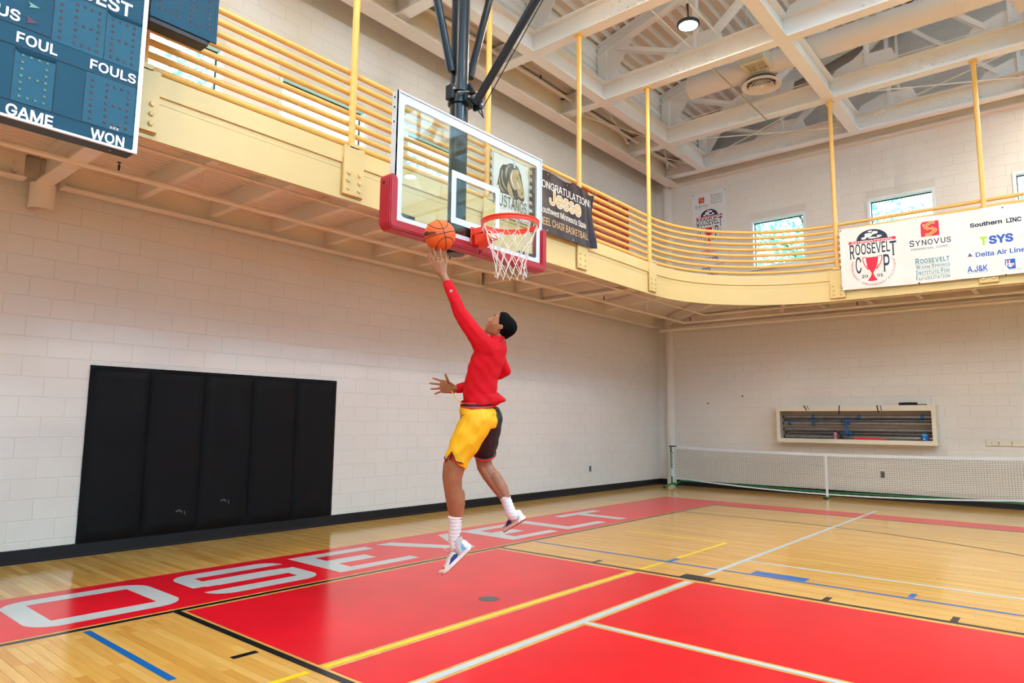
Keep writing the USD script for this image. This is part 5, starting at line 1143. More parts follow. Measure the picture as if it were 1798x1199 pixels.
shirt = shirt.trim_by_plane([float(x) for x in (lambda d: d/np.linalg.norm(d))(Pp(797, 522, -.14)-Pp(785, 496, -.107))], float((lambda d: (d/np.linalg.norm(d))@Pp(785.5, 497, -.108))(Pp(797, 522, -.14)-Pp(785, 496, -.107))))
nrm = Pp(845, 668, .25)-Pp(805, 682, .225); nrm /= np.linalg.norm(nrm); shirt_cut = float(nrm@Pp(803, 682.5, .224))
shirt = shirt.trim_by_plane([float(x) for x in nrm], shirt_cut) if False else shirt
st = finish(shirt, .009, 14, wrinkle([(dA/np.linalg.norm(dA), 95, .25), (dB/np.linalg.norm(dB), 85, .8), (E1*.3+E2*.95, 40, .4)], .0026))
obj("sweatshirt", st, red_fleece, person, smooth=True)
def cuff(p0, p1, r0, r1, name, m, parent=person): 
    d = np.asarray(p1)-np.asarray(p0); L = np.linalg.norm(d); obj(name, lathe([(r0*.8, 0), (r0, .004), ((r0+r1)/2+.001, L/2), (r1, L-.004), (r1*.8, L)], p0, 24, d), m, parent, smooth=50)
cuff(Pp(784.3, 494.5, -.105), Pp(790, 507, -.12), .0335, .039, "sleeve_cuff", red_fleece); cuff(Pp(802, 682.6, .223), Pp(813, 680.5, .23), .036, .041, "sleeve_cuff", red_fleece)
obj("sleeve_logo", lathe([(0, .0022), (.008, .002), (.0105, .001), (.0105, 0)], Pp(792.2, 511.2, -.1685), 18, E3*.95-E1*.3), ink_w, person); obj("sleeve_logo_mark", cat(lathe([(.0025, .003), (.0065, .0032), (.0065, .002)], Pp(792.4, 511.2, -.1685), 16, E3*.95-E1*.3)), inkblue, person)
# ---- shorts
yel = mat("short_yellow", (.90, .50, .006), .6, noise=(7, .05), bump=(700, .2)); blk = mat("short_black", (.008, .010, .014), .6, bump=(700, .2)); trimred = mat("trim_red", (.70, .012, .02), .55)
Q = loft([(Pp(838, 714), .128, .17), (Pp(840, 722), .145, .18), (Pp(844, 738), .14, .18), (Pp(844, 750), .12, .17)], TF, TS)
kn = lambda a, b: (np.asarray(a)-np.asarray(b))/np.linalg.norm(np.asarray(a)-np.asarray(b))
Lc = union(chain([(Pp(838, 738, -.08), .125), (Pp(821, 770, -.10), .118), (Pp(806, 798, -.12), .098), (Pp(798, 818, -.135), .09), (Pp(792, 835, -.14), .088)]))
n1 = kn(Pp(814, 780, -.11), Pp(799, 815, -.135)); n1 = n1*.96+E1*-.18; n1 /= np.linalg.norm(n1)
Lc = Lc.trim_by_plane([float(x) for x in n1], float(n1@Pp(799, 811, -.135)))
Rc = union(chain([(Pp(855, 735, .08), .125), (Pp(853, 768, .15), .11), (Pp(850, 790, .21), .092), (Pp(848, 815, .25), .088)]))
n2 = kn(Pp(853, 768, .15), Pp(850, 796, .22)); Rc = Rc.trim_by_plane([float(x) for x in n2], float(n2@Pp(850, 795, .215)))
wedge = m3.Manifold.hull_points(np.array([Pp(x, y, d) for x, y in ((782.5, 814), (793, 795.5), (799, 815)) for d in (-.40, -.13)]))
mid = Pp(846, 730, .0); ts = [float(x) for x in TS]
upper = union(Q)
left = union([upper.trim_by_plane(ts, float(TS@mid)), Lc.trim_by_plane([float(x) for x in TS], float(TS@Pp(846, 730, .03)))])
right = union([upper.trim_by_plane([-x for x in ts], float(-TS@mid)), Rc.trim_by_plane([-x for x in ts], float(-TS@Pp(846, 730, -.02)))])
wr = wrinkle([(dA/np.linalg.norm(dA), 70, .6), (dB/np.linalg.norm(dB), 55, .6)], .0032)
obj("shorts_left_half", finish(left - wedge, .009, 10, wr), yel, person, smooth=True, label="yellow left half of the shorts")
obj("shorts_right_half", finish(right, .009, 10, wr), blk, person, smooth=True, label="black right half of the shorts")
def wband(py0, py1, g, m, nm):
    a = ring_pts(Pp(840, py0), .124+g, .166+g, TF, TS, 40); b = ring_pts(Pp(840, py1), .126+g, .168+g, TF, TS, 40); a2 = ring_pts(Pp(840, py0), .118+g, .160+g, TF, TS, 40); b2 = ring_pts(Pp(840, py1), .12+g, .162+g, TF, TS, 40)
    V = np.vstack([a, b, b2, a2]); F = []
    for r_ in range(4):
        for i in range(40):
            j = (i+1) % 40; p, q = r_*40, ((r_+1) % 4)*40; F += [[p+i, p+j, q+j], [p+i, q+j, q+i]]
    t = tm(V, F); t.fix_normals(); obj(nm, t, m, person, smooth=40)
wband(703.5, 706.5, .004, trimred, "waistband_trim"); wband(706, 711, .006, blk, "waistband"); wband(710.5, 713.5, .008, trimred, "waistband_trim")
def hemring(c, n, r, name, m, w=.006):
    x, y, d = rot_to(n); obj(name, tube([c+(math.cos(a)*x+math.sin(a)*y)*r for a in np.linspace(0, 2*PI, 41)[:-1]], w, 8, closed=True), m, person, smooth=60)
# hem trims: straight around the back, a chevron at the outer side
hp_ = [(780.5, 803.5, -.17), (782.8, 811.5, -.235), (787, 803, -.238), (793, 794.5, -.236), (796.5, 803, -.236), (799.5, 811.5, -.232), (806, 813.5, -.222), (813, 815, -.20), (817.6, 815.5, -.165)]
obj("hem_trim", tube([Pp(*p) for p in hp_], .0052, 8), trimred, person, smooth=60)
obj("hem_stripe", tube([Pp(x+.2, y-1.6, d-.003) for x, y, d in hp_], .0040, 8), blk, person, smooth=60)
hemring(Pp(850, 795.5, .215), n2, .0925, "hem_trim", trimred); hemring(Pp(850.3, 792.5, .21), n2, .093, "hem_stripe", blk, .004)

obj("drawstring", tube([Pp(812, 709.5, -.12), Pp(806, 705, -.13), Pp(800, 698, -.13), Pp(795.5, 690.5, -.12), Pp(792.5, 686.5, -.11)], .0032, 8), yel, person, smooth=60)
# ---- socks and shoes
sock = mat("sock_white", (.78, .78, .80), .85, bump=(500, .4)); grey_knit = mat("knit_grey", (.50, .49, .48), .8, bump=(420, .4)); shoe_w = mat("shoe_white", (.80, .78, .75), .5); shoe_g = mat("shoe_beige", (.52, .47, .43), .6); rubber_w = mat("midsole_white", (.82, .81, .78), .4); gum = mat("outsole_gum", (.42, .13, .07), .5)
p_blue = mat("patch_navy", (.015, .05, .22), .4); p_sky = mat("patch_sky", (.16, .42, .78), .4); p_red = mat("patch_red", (.72, .02, .02), .4)
def sockm(js, rings): 
    t = finish(union(chain(js)), .009, 6, lambda v: .0016*np.sin(v@(E2)*230)); obj("sock", t, sock, person, smooth=True)
sockm([(Pp(799, 908, -.12), .053), (Pp(799, 925, -.12), .049), (Pp(798, 942, -.12), .047), (Pp(800, 958, -.12), .05)], 2)
sockm([(Pp(887, 874, .175), .043), (Pp(891, 884, .165), .042), (Pp(896, 898, .155), .043), (Pp(901, 904, .15), .044)], 2)
cuff(Pp(799, 905.5, -.12), Pp(799, 909.5, -.12), .0535, .0545, "sock_band", sock); cuff(Pp(885.6, 871, .178), Pp(888, 876.5, .172), .043, .0455, "sock_band", sock)
def shoe(heel, toe, upv, L, left):
    """heel, toe: ends of the sole line; upv: the way the shoe's top faces"""
    heel = np.asarray(heel); t = np.asarray(toe)-heel; t /= np.linalg.norm(t); u = upv-t*(upv@t); u /= np.linalg.norm(u); s = np.cross(t, u)
    if s@E3 < 0: s = -s
    X = lambda a, b, c: heel+t*a*L+u*b+s*c
    N_ = 26; ab = np.linspace(0, 1, N_)
    wid = np.interp(ab, [0, .08, .25, .5, .75, .9, 1], [.018, .034, .037, .039, .048, .04, .012])
    top = np.interp(ab, [0, .05, .2, .34, .45, .6, .8, .93, 1], [.075, .10, .098, .09, .088, .072, .052, .042, .025])
    bot = np.interp(ab, [0, .15, .6, .85, 1], [.020, .024, .020, .018, .022])
    V, F, K = [], [], 16
    for i in range(N_):
        for k in range(K):
            a = k*2*PI/K; c, q = math.cos(a), math.sin(a)
            h = bot[i]+(top[i]-bot[i])*(.5+.5*np.sign(q)*abs(q)**.7); V.append(X(ab[i], h, wid[i]*np.sign(c)*abs(c)**.75))
    for i in range(N_-1):
        for k in range(K): j = (k+1) % K; F += [[i*K+k, i*K+j, (i+1)*K+j], [i*K+k, (i+1)*K+j, (i+1)*K+k]]
    V += [X(0, .05, 0), X(1, .024, 0)]
    for k in range(K): j = (k+1) % K; F += [[len(V)-2, j, k], [len(V)-1, (N_-1)*K+k, (N_-1)*K+j]]
    m = tm(V, F); m.fix_normals(); sh = obj("shoe", m, shoe_w, person, smooth=True)
    def solid(b0, b1, grow, name, mm):
        V = []; F = []; n = 40
        out = [(ab[i], wid[i]+grow) for i in range(N_)]
        pts = [(a, w) for a, w in out]+[(a, -w) for a, w in out[::-1]]
        P = Polygon([(a*L, w) for a, w in pts]).buffer(.003)
        q = extr(P.simplify(.001), b1-b0); v = q.vertices
        bend = .012*np.clip((v[:, 0]/L-.75)/.25, 0, 1)**2+.006*np.clip((.15-v[:, 0]/L)/.15, 0, 1)**2
        q.vertices = np.array([X(p[0]/L, b0+p[2]+e, p[1]) for p, e in zip(v, bend)]); q.fix_normals(); obj(name, q, mm, sh, smooth=30)
    solid(.006, .030, .006, "midsole", rubber_w); solid(0, .007, .006, "outsole", gum)
    def patch(poly, mm, name, side=1, off=.0035):
        V = []
        for a, b in poly:
            w = np.interp(a, ab, wid); tp = np.interp(a, ab, top); bt_ = np.interp(a, ab, bot); h = np.clip((b-bt_)/(tp-bt_)*2-1, -.98, .98)
            c = (1-abs(h)**(2/.7*1.0))**(.75/2) if abs(h) < 1 else 0
            V.append((a, b, side*(max(w*c, w*.35)+off)))
        V = np.array(V); P = Polygon(poly); v2, f2 = trimesh.creation.triangulate_polygon(P, engine="earcut")
        pts = []
        for a, b in v2: k = np.argmin((V[:, 0]-a)**2+(V[:, 1]-b)**2); pts.append(X(a, b, V[k, 2]))
        pts2 = [p+s*side*.002 for p in pts]; n = len(pts); FF = [list(x) for x in f2]+[[n+x[0], n+x[2], n+x[1]] for x in f2]
        E_ = len(P.exterior.coords)-1
        for i in range(E_): j = (i+1) % E_; FF += [[i, j, n+j], [i, n+j, n+i]]
        q = tm(pts+pts2, FF); q.fix_normals(); obj(name, q, mm, sh)
    patch([(.84, .028), (.93, .026), (.955, .034), (.92, .044), (.86, .05), (.80, .046)], p_red, "toe_patch")
    patch([(.40, .036), (.50, .030), (.72, .028), (.60, .048), (.55, .062), (.42, .066), (.34, .05)], p_blue, "side_patch")
    patch([(.10, .036), (.20, .040), (.30, .048), (.22, .062), (.12, .078), (.08, .08), (.12, .06)], p_sky, "heel_patch")
    patch([(.94, .030), (.985, .026), (.98, .034), (.95, .042)], shoe_g, "toe_guard", 1, .004)
    for a in (.46, .53, .60, .67):
        tp = np.interp(a, ab, top); obj("lace", tube([X(a, tp-.010, -.026), X(a+.01, tp+.003, -.01), X(a+.015, tp+.003, .012), X(a+.02, tp-.011, .03)], .003, 6), rubber_w, sh, smooth=60)
    obj("tongue", hull([X(.40, .085, -.02), X(.40, .085, .02), X(.31, .128, -.022), X(.31, .128, .022), X(.325, .13, .02), X(.325, .13, -.02), X(.46, .085, -.02), X(.46, .085, .02)]), shoe_g, sh)
    obj("lace_loop", cat(tube([X(.40, .092, 0), X(.42, .13, .02), X(.5, .15, .03), X(.52, .12, .02), X(.44, .092, 0)], .003, 6), tube([X(.40, .092, 0), X(.45, .125, -.02), X(.55, .14, -.03), X(.54, .11, -.02), X(.44, .092, 0)], .003, 6)), rubber_w, sh, smooth=60)
    return X
shoe(Pp(829.5, 961.5, -.115), Pp(778, 1010, -.14), -CR*.66+CU*.75, .30, True)
shoe(Pp(921, 914, .12), Pp(887, 934.5, .33), -CR*.30+CU*.95, .285, False)
obj("ankle_knit", finish(union(chain([(Pp(801, 948, -.12), .05), (Pp(803, 960, -.12), .052), (Pp(808, 968, -.122), .046)])), .009, 5), grey_knit, person, smooth=True)
# ---- ball
BC = Pp(772.5, 413.5, 0.0); BR = .1205
orange = usdkit.material(stage, "/World/Looks/ball_orange", {"g": ("geometry", {}), "v": ("voronoi_texture", {"scale": 420.0}), "b": ("bump", {"strength": .5, "distance": .001}), "p": ("principled_bsdf", {"base_color": (.78, .125, .016), "roughness": .5})},
    [("g.position", "v.vector"), ("v.distance", "b.height"), ("b.normal", "p.normal")], surface="p.BSDF")
ball = thing("basketball", "orange basketball with black seams balanced on the player's raised fingertips", "ball", loc=BC)
obj("ball_skin", trimesh.creation.icosphere(4, BR), orange, ball, smooth=True)
b0 = CR*.376+CU*.03-CF*.926; b0 /= np.linalg.norm(b0); e1 = CR*math.cos(.27)+CU*math.sin(.27); e1 -= b0*(e1@b0); e1 /= np.linalg.norm(e1); e2 = np.cross(b0, e1); e2 = e2 if e2@CU > 0 else -e2
th = np.linspace(0, 2*PI, 97)[:-1]
def seam(fn): obj("seam", tube([fn(t)*(BR+.0002) for t in th], .0026, 6, closed=True), ink_k, ball, smooth=60)
seam(lambda t: b0*math.cos(t)+e1*math.sin(t)); seam(lambda t: b0*math.cos(t)+e2*math.sin(t))
for sg in (1, -1):
    def fn(t, sg=sg):
        la = sg*math.radians(17+42*math.sin(t)**2); return (b0*math.cos(t)+e1*math.sin(t))*math.cos(la)+e2*math.sin(la)
    seam(fn)
def on_ball(s, a0, h, cdir, right, k=None, m=ink_k):
    p = text_poly(s, h, weight=4); p = affinity.translate(p, -p.bounds[2]/2, -h/2); me = extr(p, .0006); v3, f3 = trimesh.remesh.subdivide_to_size(me.vertices, me.faces, .012); v = v3
    up = np.cross(cdir, right); up = up if up@CU > 0 else -up
    d = cdir+right*np.tan(v[:, :1]/BR)*1.0+up*np.tan(v[:, 1:2]/BR); d /= np.linalg.norm(d, axis=1, keepdims=True)
    obj("lettering", tm(d*(BR+.0006+v[:, 2:]), f3), m, ball)
c1 = -CR*.66+CU*.02-CF*.75; c1 /= np.linalg.norm(c1); r1 = CR-c1*(CR@c1); r1 /= np.linalg.norm(r1); on_ball("Wilson", 0, .030, c1, r1)

# ================================================================== low net before the end wall
NX = 10.22; NY0, NY1, NYC = 2.2, -4.42, -1.13
g_green = mat("net_green", (.005, .22, .07), .4); nw = mat("net_tape", (.72, .75, .80), .6); nk = mat("net_black", (.012, .012, .014), .5)
net = thing("portable_net", "long low portable net with white tape and green base tube before the end wall", "net")
def ztop(y): 
    t = abs(y-NYC)/(NY0-NYC); return .875+.055*t*t
def zbot(y):
    t = abs(y-NYC)/3.33; return .085+.14*t*t
ys = np.linspace(NY0-.06, NY1+.06, 60)
def ribbon(zf0, zf1, th, y0, y1, n=50):
    yy = np.linspace(y0, y1, n); V = []; F = []
    for y in yy: V += [(NX-th, y, zf0(y)), (NX+th, y, zf0(y)), (NX+th, y, zf1(y)), (NX-th, y, zf1(y))]
    for i in range(n-1):
        for k in range(4): a, b = i*4+k, i*4+(k+1) % 4; F += [[a, b, b+4], [a, b+4, a+4]]
    F += [[0, 2, 1], [0, 3, 2], [(n-1)*4, (n-1)*4+1, (n-1)*4+2], [(n-1)*4, (n-1)*4+2, (n-1)*4+3]]
    t = tm(V, F); t.fix_normals(); return t
obj("top_tape", ribbon(lambda y: ztop(y)-.05, ztop, .006, NY0-.02, NY1+.02), nw, net)
obj("bottom_tape", ribbon(lambda y: zbot(y)-.014, lambda y: zbot(y)+.014, .004, NY0-.04, NY1+.04), nw, net)
# mesh cords: real netting, too fine to pick apart
V, F = [], []
def cord(p, q, w=.0015):
    p, q = np.asarray(p, float), np.asarray(q, float); d = q-p; d /= np.linalg.norm(d); x = np.array([1., 0, 0]); y = np.cross(d, x); o = len(V)
    for c in (p, q):
        for k in range(3): a = k*2*PI/3; V.append(c+x*w*math.cos(a)+y*w*math.sin(a))
    for k in range(3): j = (k+1) % 3; F.extend([[o+k, o+j, o+3+j], [o+k, o+3+j, o+3+k]])
for y in np.arange(NY0-.07, NY1+.07, -.042): cord((NX, y, zbot(y)), (NX, y, ztop(y)-.04))
for k in range(1, 20):
    s = k/20.0; yy = np.linspace(NY0-.07, NY1+.07, 14)
    for a, b in zip(yy[:-1], yy[1:]): cord((NX, a, zbot(a)+(ztop(a)-.04-zbot(a))*s), (NX, b, zbot(b)+(ztop(b)-.04-zbot(b))*s))
obj("netting", tm(np.array(V), F), nk, net, kind="stuff")
obj("base_tube", tube([(NX, NY0, .09), (NX+.02, NY0-.12, .09), (NX+.04, NY0-.22, .155), (NX+.05, NY0-1.0, .155), (NX+.05, NYC, .12), (NX+.05, NY1+1, .155), (NX+.04, NY1+.22, .155), (NX, NY1, .09)], .016, 12), g_green, net, smooth=60)
for s_, y in ((1, NY0), (-1, NY1)):
    obj("end_post", cyl((NX, y, .05), (NX, y+.012*s_, .90), .019, 14), g_green, net, smooth=40)
    obj("post_sleeve", hull([(NX-.006, y+.03*s_, .86), (NX+.006, y+.03*s_, .86), (NX-.006, y+.028*s_, .24), (NX+.006, y+.028*s_, .24), (NX-.006, y-.03*s_, .82), (NX-.006, y-.075*s_, .24), (NX+.006, y-.075*s_, .24), (NX-.022, y, .86), (NX-.022, y, .25)]), nw, net)
    obj("post_cap", cat(bx(NX-.02, y-.12, ztop(y)-.022, NX+.02, y+.05, ztop(y)+.004, .003), cyl((NX-.024, y, .80), (NX-.024, y, ztop(y)), .008, 8), bx(NX-.03, y-.015, .80, NX-.01, y+.015, .84, .003)), nk, net)
    for k, d in enumerate((-.38, .22)):
        obj("foot", cat(cyl((NX, y, .09), (NX+d, y, .024), .02, 12)), g_green, net, smooth=40)
        obj("foot_cap", lathe([(0, -.002), (.023, -.002), (.023, .03), (.0, .03)], (NX+d, y, .024), 12, (-d, 0, .06)), nk, net)
g = fit_text("PickleNet", 0, .38, 0, .05, weight=3); g = affinity.rotate(g, -90, origin=(0, 0)); me = extr(g, .001); v = me.vertices; me.vertices = np.c_[NX-.0235-v[:, 2], NY0+.012-v[:, 0], .80+v[:, 1]]; me.fix_normals(); obj("lettering", me, g_green, net)
obj("centre_strap", ribbon(lambda y: .04, lambda y: ztop(y), .008, NYC+.022, NYC-.022, 3), nw, net)
obj("centre_foot", cat(cyl((NX+.05, NYC, .11), (NX+.05, NYC, .03), .02, 12), bx(NX-.12, NYC-.035, .0, NX+.1, NYC+.035, .03, .006)), g_green, net); obj("foot_cap", bx(NX-.15, NYC-.04, 0, NX-.12, NYC+.04, .034, .005), nk, net)

# ================================================================== wall box with poles
cream_box = mat("box_cream", (.80, .74, .60), .5); box_in = mat("box_inside", (.62, .50, .36), .6)
bx_t = thing("wall_box", "long cream wooden storage box without a front, fixed to the end wall", "storage box")
BXF, BXB = XW-.30, XW-.004; Y_L, Y_R, Z0, Z1 = -.10, -3.0, 1.07, 1.82
th_ = .075
fr = sbox(-Y_L, Z0, -Y_R, Z1).difference(sbox(-Y_L+.07, Z0+.085, -Y_R-.07, Z1-.105))
m = extr(fr, .02); m.vertices = np.c_[BXF+m.vertices[:, 2], -m.vertices[:, 0], m.vertices[:, 1]]; m.fix_normals(); obj("face_frame", m, cream_box, bx_t)
obj("top_board", bx(BXF+.021, Y_R, Z1-.03, BXB, Y_L, Z1), cream_box, bx_t); obj("bottom_board", bx(BXF+.021, Y_R, Z0, BXB, Y_L, Z0+.075), cream_box, bx_t)
obj("end_board", bx(BXF+.021, Y_L-.03, Z0+.076, BXB, Y_L, Z1-.031), cream_box, bx_t); obj("end_board", bx(BXF+.021, Y_R, Z0+.076, BXB, Y_R+.03, Z1-.031), cream_box, bx_t)
obj("back_board", bx(BXB-.012, Y_R+.031, Z0+.076, BXB, Y_L-.031, Z1-.031), box_in, bx_t)
blue_cl = mat("clamp_blue", (.008, .10, .34), .4)
pz = [(1.60, .17, .034), (1.47, .14, .035), (1.345, .16, .033), (1.195, .195, .038), (1.275, .25, .03), (1.53, .25, .028)]
labs = ["topmost grey metal pole in the wall box, with blue clamps", "second grey metal pole from the top in the wall box, with blue clamps", "third grey metal pole from the top in the wall box", "lowest grey metal pole in the wall box, behind the bottle",
        "grey metal pole lying behind the lower poles of the wall box", "thin grey metal pole lying behind the upper poles of the wall box"]
for k, (z, dx, r_) in enumerate(pz):
    t = thing("metal_pole", labs[k], "pole", "poles in the wall box"); X_ = BXF+dx
    obj("tube", cat(cyl((X_, Y_R+.04, z), (X_, Y_L-.12, z), r_, 14)), galv, t, smooth=40)
    obj("end_plug", cyl((X_, Y_L-.12, z), (X_, Y_L-.09, z), r_*.98, 14), dark_metal, t)
    cl_ = {0: (-.80, -1.66, -2.76), 1: (-.33, -.81)}.get(k, ())
    for y in cl_: obj("clamp", cat(lathe([(r_+.002, -.03), (r_+.009, -.027), (r_+.009, .027), (r_+.002, .03)], (X_, y, z), 16, (0, 1, 0)), bx(X_-r_-.022, y-.02, z-.02, X_-r_, y+.02, z+.025, .004)), blue_cl, t)
t = thing("crank_tool", "blue plastic crank tool with black straps hung in the middle of the wall box", "tool")
for z in (1.525, 1.285):
    obj("grip", cat(*[bx(BXF+.035, -1.47-q*.062, z-.045, BXF+.085, -1.42-q*.062, z+.03, .014) for q in range(2)], bx(BXF+.04, -1.51, z-.02, BXF+.08, -1.38, z+.018, .012)), blue_cl, t)
obj("shaft", cyl((BXF+.06, -1.45, 1.50), (BXF+.06, -1.462, 1.29), .022, 12), blue_cl, t)
for _m in (tube([(BXF+.045, -1.36, 1.52), (BXF+.03, -1.38, 1.46), (BXF+.035, -1.42, 1.42), (BXF+.05, -1.46, 1.45)], .007, 6), tube([(BXF+.04, -1.31, 1.29), (BXF+.03, -1.33, 1.25), (BXF+.035, -1.36, 1.21), (BXF+.05, -1.40, 1.19)], .008, 6)): obj("strap", _m, nk, t)
obj("buckle", bx(BXF+.035, -1.38, 1.16, BXF+.06, -1.31, 1.225, .006), nk, t)
zb_ = Z0+.0755
t = thing("water_bottle", "slim pink water bottle with a dark cap standing in the wall box", "bottle", loc=(BXF+.055, -1.235, zb_))
pinkm = mat("bottle_pink", (.62, .28, .36), .35)
obj("body", lathe([(0, 0), (.03, 0), (.032, .01), (.032, .12), (.028, .14), (.018, .15)], (0, 0, 0), 20), pinkm, t, smooth=40); obj("cap", lathe([(.019, .148), (.021, .15), (.021, .175), (.012, .182), (.012, .195), (0, .196)], (0, 0, 0), 16), nk, t, smooth=40)
obj("print", cat(*[lathe([(.0322, z), (.0326, z+.001), (.0326, z+.008), (.0322, z+.009)], (0, 0, 0), 16) for z in (.035, .055, .075, .095)]), mat("bottle_print", (.30, .06, .10), .4), t)
t = thing("red_case", "long red plastic case lying on the floor of the wall box", "case")
obj("shell", hull([(BXF+.03, -1.60, zb_), (BXF+.09, -1.60, zb_), (BXF+.03, -2.13, zb_), (BXF+.09, -2.13, zb_), (BXF+.035, -1.62, zb_+.05), (BXF+.085, -1.64, zb_+.058), (BXF+.035, -2.11, zb_+.048), (BXF+.085, -2.09, zb_+.05), (BXF+.03, -1.58, zb_+.025), (BXF+.03, -2.15, zb_+.025)]), mat("case_red", (.62, .012, .02), .4), t)
obj("latch", cat(bx(BXF+.026, -1.75, zb_+.03, BXF+.032, -1.71, zb_+.05, .002), bx(BXF+.026, -2.0, zb_+.03, BXF+.032, -1.96, zb_+.05, .002)), trimred, t)
t = thing("jug", "round blue jug with a lighter blue lid at the right end of the wall box", "jug", loc=(BXF+.075, -2.79, zb_))
obj("body", lathe([(0, 0), (.055, 0), (.06, .01), (.06, .085), (.05, .1)], (0, 0, 0), 24), mat("jug_blue", (.012, .13, .48), .35), t, smooth=40)
obj("lid", lathe([(.052, .098), (.054, .105), (.045, .135), (.02, .15), (0, .152)], (0, 0, 0), 24), mat("jug_lid", (.03, .32, .66), .35), t, smooth=40); obj("spigot", lathe([(.014, 0), (.014, .012), (0, .014)], (-.06, 0, .045), 12, (-1, 0, 0)), white_paint, t)
t = thing("paper_scrap", "small white scrap lying on the wall box floor left of the bottle", "scrap"); obj("sheet", bx(BXF+.03, -.90, zb_, BXF+.07, -.84, zb_+.012, .002), white_paint, t)
for i, (y, sl_, L_, mm) in enumerate(((-.655, -.05, .085, nk), (-1.34, .012, .17, nk), (-2.02, -.02, .13, nk))):
    t = thing("strap", ["short black strap hanging over the left part of the wall box's top edge", "long black strap hanging over the middle of the wall box's top edge", "black strap hanging over the right part of the wall box's top edge"][i], "strap", "straps on the wall box")
    obj("webbing", hull([(BXF-.004, y, Z1+.002), (BXF-.004, y-.022, Z1+.002), (BXF-.001, y, Z1+.002), (BXF-.001, y-.022, Z1+.002), (BXF-.004, y+sl_, Z1-L_), (BXF-.004, y-.02+sl_, Z1-L_-.01), (BXF-.001, y+sl_, Z1-L_), (BXF-.001, y-.02+sl_, Z1-L_)]), mm, t)
    obj("fold", bx(BXF-.004, y-.022, Z1, BXF+.08, y, Z1+.004), mm, t)
    if i != 1: obj("tail", hull([(BXF-.004, y-.06, Z1), (BXF-.004, y-.08, Z1), (BXF-.001, y-.06, Z1), (BXF-.001, y-.08, Z1), (BXF-.004, y-.06+sl_, Z1-L_*.9), (BXF-.004, y-.08+sl_, Z1-L_), (BXF-.001, y-.06+sl_, Z1-L_*.9), (BXF-.001, y-.08+sl_, Z1-L_)]), galv, t)
t = thing("cable_coil", "coil of black cable lying on the right end of the wall box's top", "cable")
obj("loops", cat(*[tube([(BXF+.13+.09*math.cos(a), -2.56+.13*math.sin(a), Z1+.010+.012*k) for a in np.linspace(0, 2*PI, 25)[:-1]], .009, 8, closed=True) for k in range(4)]), nk, t, smooth=60)
obj("tail", tube([(BXF+.05, -2.66, Z1+.01), (BXF+.03, -2.76, Z1+.012), (BXF+.06, -2.86, Z1+.01)], .008, 8), nk, t, smooth=60); obj("plug", bx(BXF+.02, -2.44, Z1, BXF+.06, -2.40, Z1+.05, .006), nk, t)
t = thing("paper_card", "small white card leaning on the wall behind the cable coil", "card"); obj("card", hull([(BXB-.05, -2.46, Z1), (BXB-.05, -2.36, Z1), (BXB-.046, -2.36, Z1), (BXB-.046, -2.46, Z1), (BXB-.012, -2.46, Z1+.08), (BXB-.012, -2.36, Z1+.08), (BXB-.008, -2.36, Z1+.08), (BXB-.008, -2.46, Z1+.08)]), white_paint, t)
# ---- hooks, outlets, brackets
t = thing("hook_rail", "cream board with small brass hooks on the end wall right of the box", "hook rail")
obj("board", bx(XW-.022, -4.9, 1.09, XW-.001, -3.715, 1.19, .003), cream_box, t)
brass = mat("hook_brass", (.45, .28, .10), .35, metal=.8)
for y in (-3.90, -4.09, -4.27, -4.46, -4.65): obj("hook", cat(tube([(XW-.022, y, 1.155), (XW-.05, y, 1.155), (XW-.06, y, 1.13), (XW-.045, y, 1.11), (XW-.03, y, 1.115)], .005, 8), lathe([(.012, 0), (.01, .005), (0, .006)], (XW-.022, y, 1.155), 12, (-1, 0, 0))), brass, t)
obj("screw", lathe([(.008, 0), (.005, .004), (0, .005)], (XW-.022, -3.79, 1.14), 10, (-1, 0, 0)), dark_metal, t)
plate_m = mat("outlet_grey", (.20, .20, .20), .4, metal=.4)
def outlet(P3, label):
    t = thing("outlet", label, "outlet"); hullp = lambda u0, v0, u1, v1, d0, d1: hull([P3(u, d, v) for u in (u0, u1) for v in (v0, v1) for d in (d0, d1)])
    obj("plate", hullp(-.038, -.06, .038, .06, 0, .006), plate_m, t)
    for v in (-.022, .022): obj("socket", cat(hullp(-.017, v-.014, .017, v+.014, .006, .0075)), mat(f"outlet_face_{len(_names)}", (.07, .07, .07), .4), t)
outlet(lambda u, d, v: (XW-d, -2.005+u, .485+v), "grey outlet plate low on the end wall behind the net")
outlet(lambda u, d, v: (7.78+u, YW-d, .485+v), "grey outlet plate low on the left wall right of the player")
for (y, z, lab) in ((1.55, 1.905, "left one of two small metal anchors on the end wall above the net"), (.735, 2.055, "right one of two small metal anchors on the end wall above the net")):
    t = thing("wall_anchor", lab, "wall anchor"); obj("plate", lathe([(0, .004), (.018, .004), (.02, 0)], (XW, y, z), 12, (-1, 0, 0)), galv, t); obj("hook", tube([(XW, y, z), (XW-.03, y+.01, z+.005), (XW-.045, y-.01, z+.02), (XW-.04, y-.03, z+.012)], .006, 8), brass, t, smooth=60)

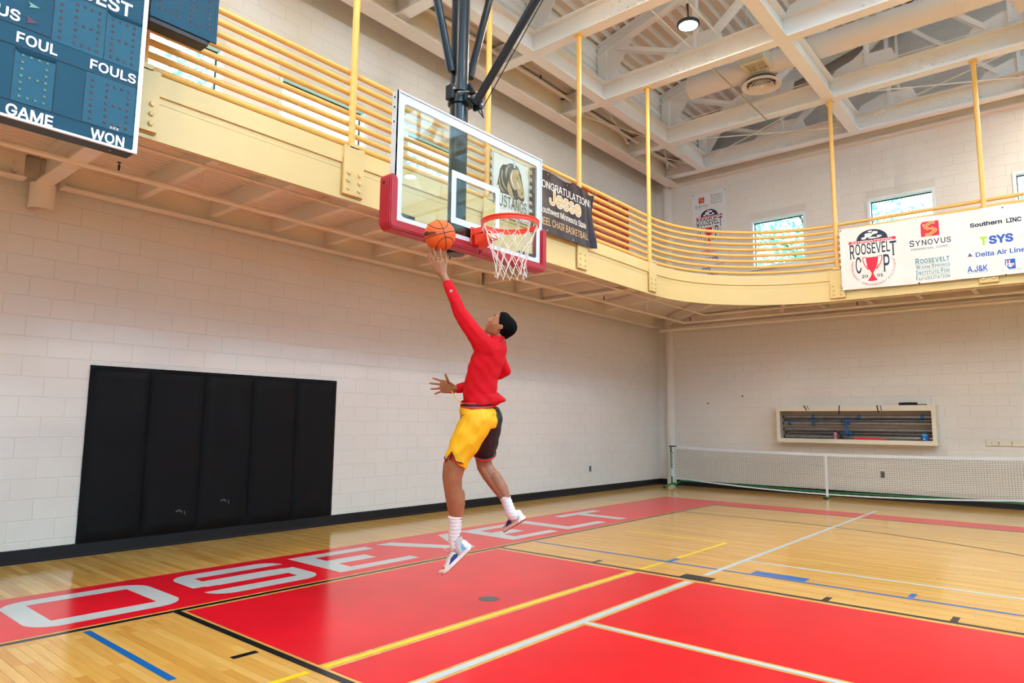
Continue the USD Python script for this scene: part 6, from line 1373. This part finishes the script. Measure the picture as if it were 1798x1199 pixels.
# ================================================================== trees outside the windows
bark = mat("bark", (.10, .07, .05), .9)
leafm = usdkit.material(stage, "/World/Looks/leaf", {"d": ("diffuse_bsdf", {"color": (.10, .22, .14)}), "t": ("translucent_bsdf", {"color": (.16, .36, .22)}), "m": ("mix_closure", {"fac": .7})}, [("d.BSDF", "m.closure1"), ("t.BSDF", "m.closure2")], surface="m.closure")
def tree(x, y, h, w, label, seed, n=4200):
    q = np.random.default_rng(seed); t = thing("tree", label, "tree", loc=(x, y, 0))
    tr = [tube([(0, 0, 0), (.06*w, .04*w, h*.35), (-.02*w, .05*w, h*.6), (.05*w, 0, h*.9)], [.03*h, .024*h, .016*h, .006*h], 10)]
    cs = []
    for k in range(16):
        a = q.random()*2*PI; z0 = h*(.3+.5*q.random()); L = w*(.35+.55*q.random()); e = np.array([math.cos(a)*L, math.sin(a)*L, z0+L*(.25+.5*q.random())]); tr.append(tube([(0, .04*w, z0), e*[.5, .5, 1]-[0, 0, .1*L], e], [.008*h, .005*h, .002*h], 6)); cs.append(e)
    obj("trunk", cat(*tr), bark, t, smooth=60)
    cs = np.array(cs); c = cs[q.integers(0, len(cs), n)]+q.normal(size=(n, 3))*[w*.22, w*.22, w*.18]
    a = q.normal(size=(n, 3)); a /= np.linalg.norm(a, axis=1, keepdims=True); b = np.cross(a, q.normal(size=(n, 3))); b /= np.linalg.norm(b, axis=1, keepdims=True)
    s = (.03+.03*q.random((n, 1)))*w/2.2
    V = np.stack([c-a*s*1.6, c+b*s*.8, c+a*s*1.6, c-b*s*.8], 1).reshape(-1, 3); i = np.arange(n)*4
    obj("foliage", tm(V, np.vstack([np.c_[i, i+1, i+2], np.c_[i, i+2, i+3]])), leafm, t, kind="stuff")
tree(.2, 9.5, 9.2, 2.6, "leafy tree outside the left wall behind the scoreboard's window", 1)
tree(3.6, 17.5, 11.6, 2.8, "tree outside seen low in the window left of the backboard", 2)
tree(8.4, 11.0, 10.2, 2.6, "tree outside seen through the backboard glass", 3)
tree(20.5, 1.8, 9.6, 3.0, "pale tree outside the end wall's first window from the corner", 4)
tree(24.5, -3.9, 9.0, 2.6, "low tree outside behind the white banner's window", 5)
gr = obj("ground_outside", bx(-60, -60, -.42, 80, 60, -.3), mat("lawn", (.12, .2, .06), .9), None, label="plain lawn around the building", cat="ground", kind="structure")
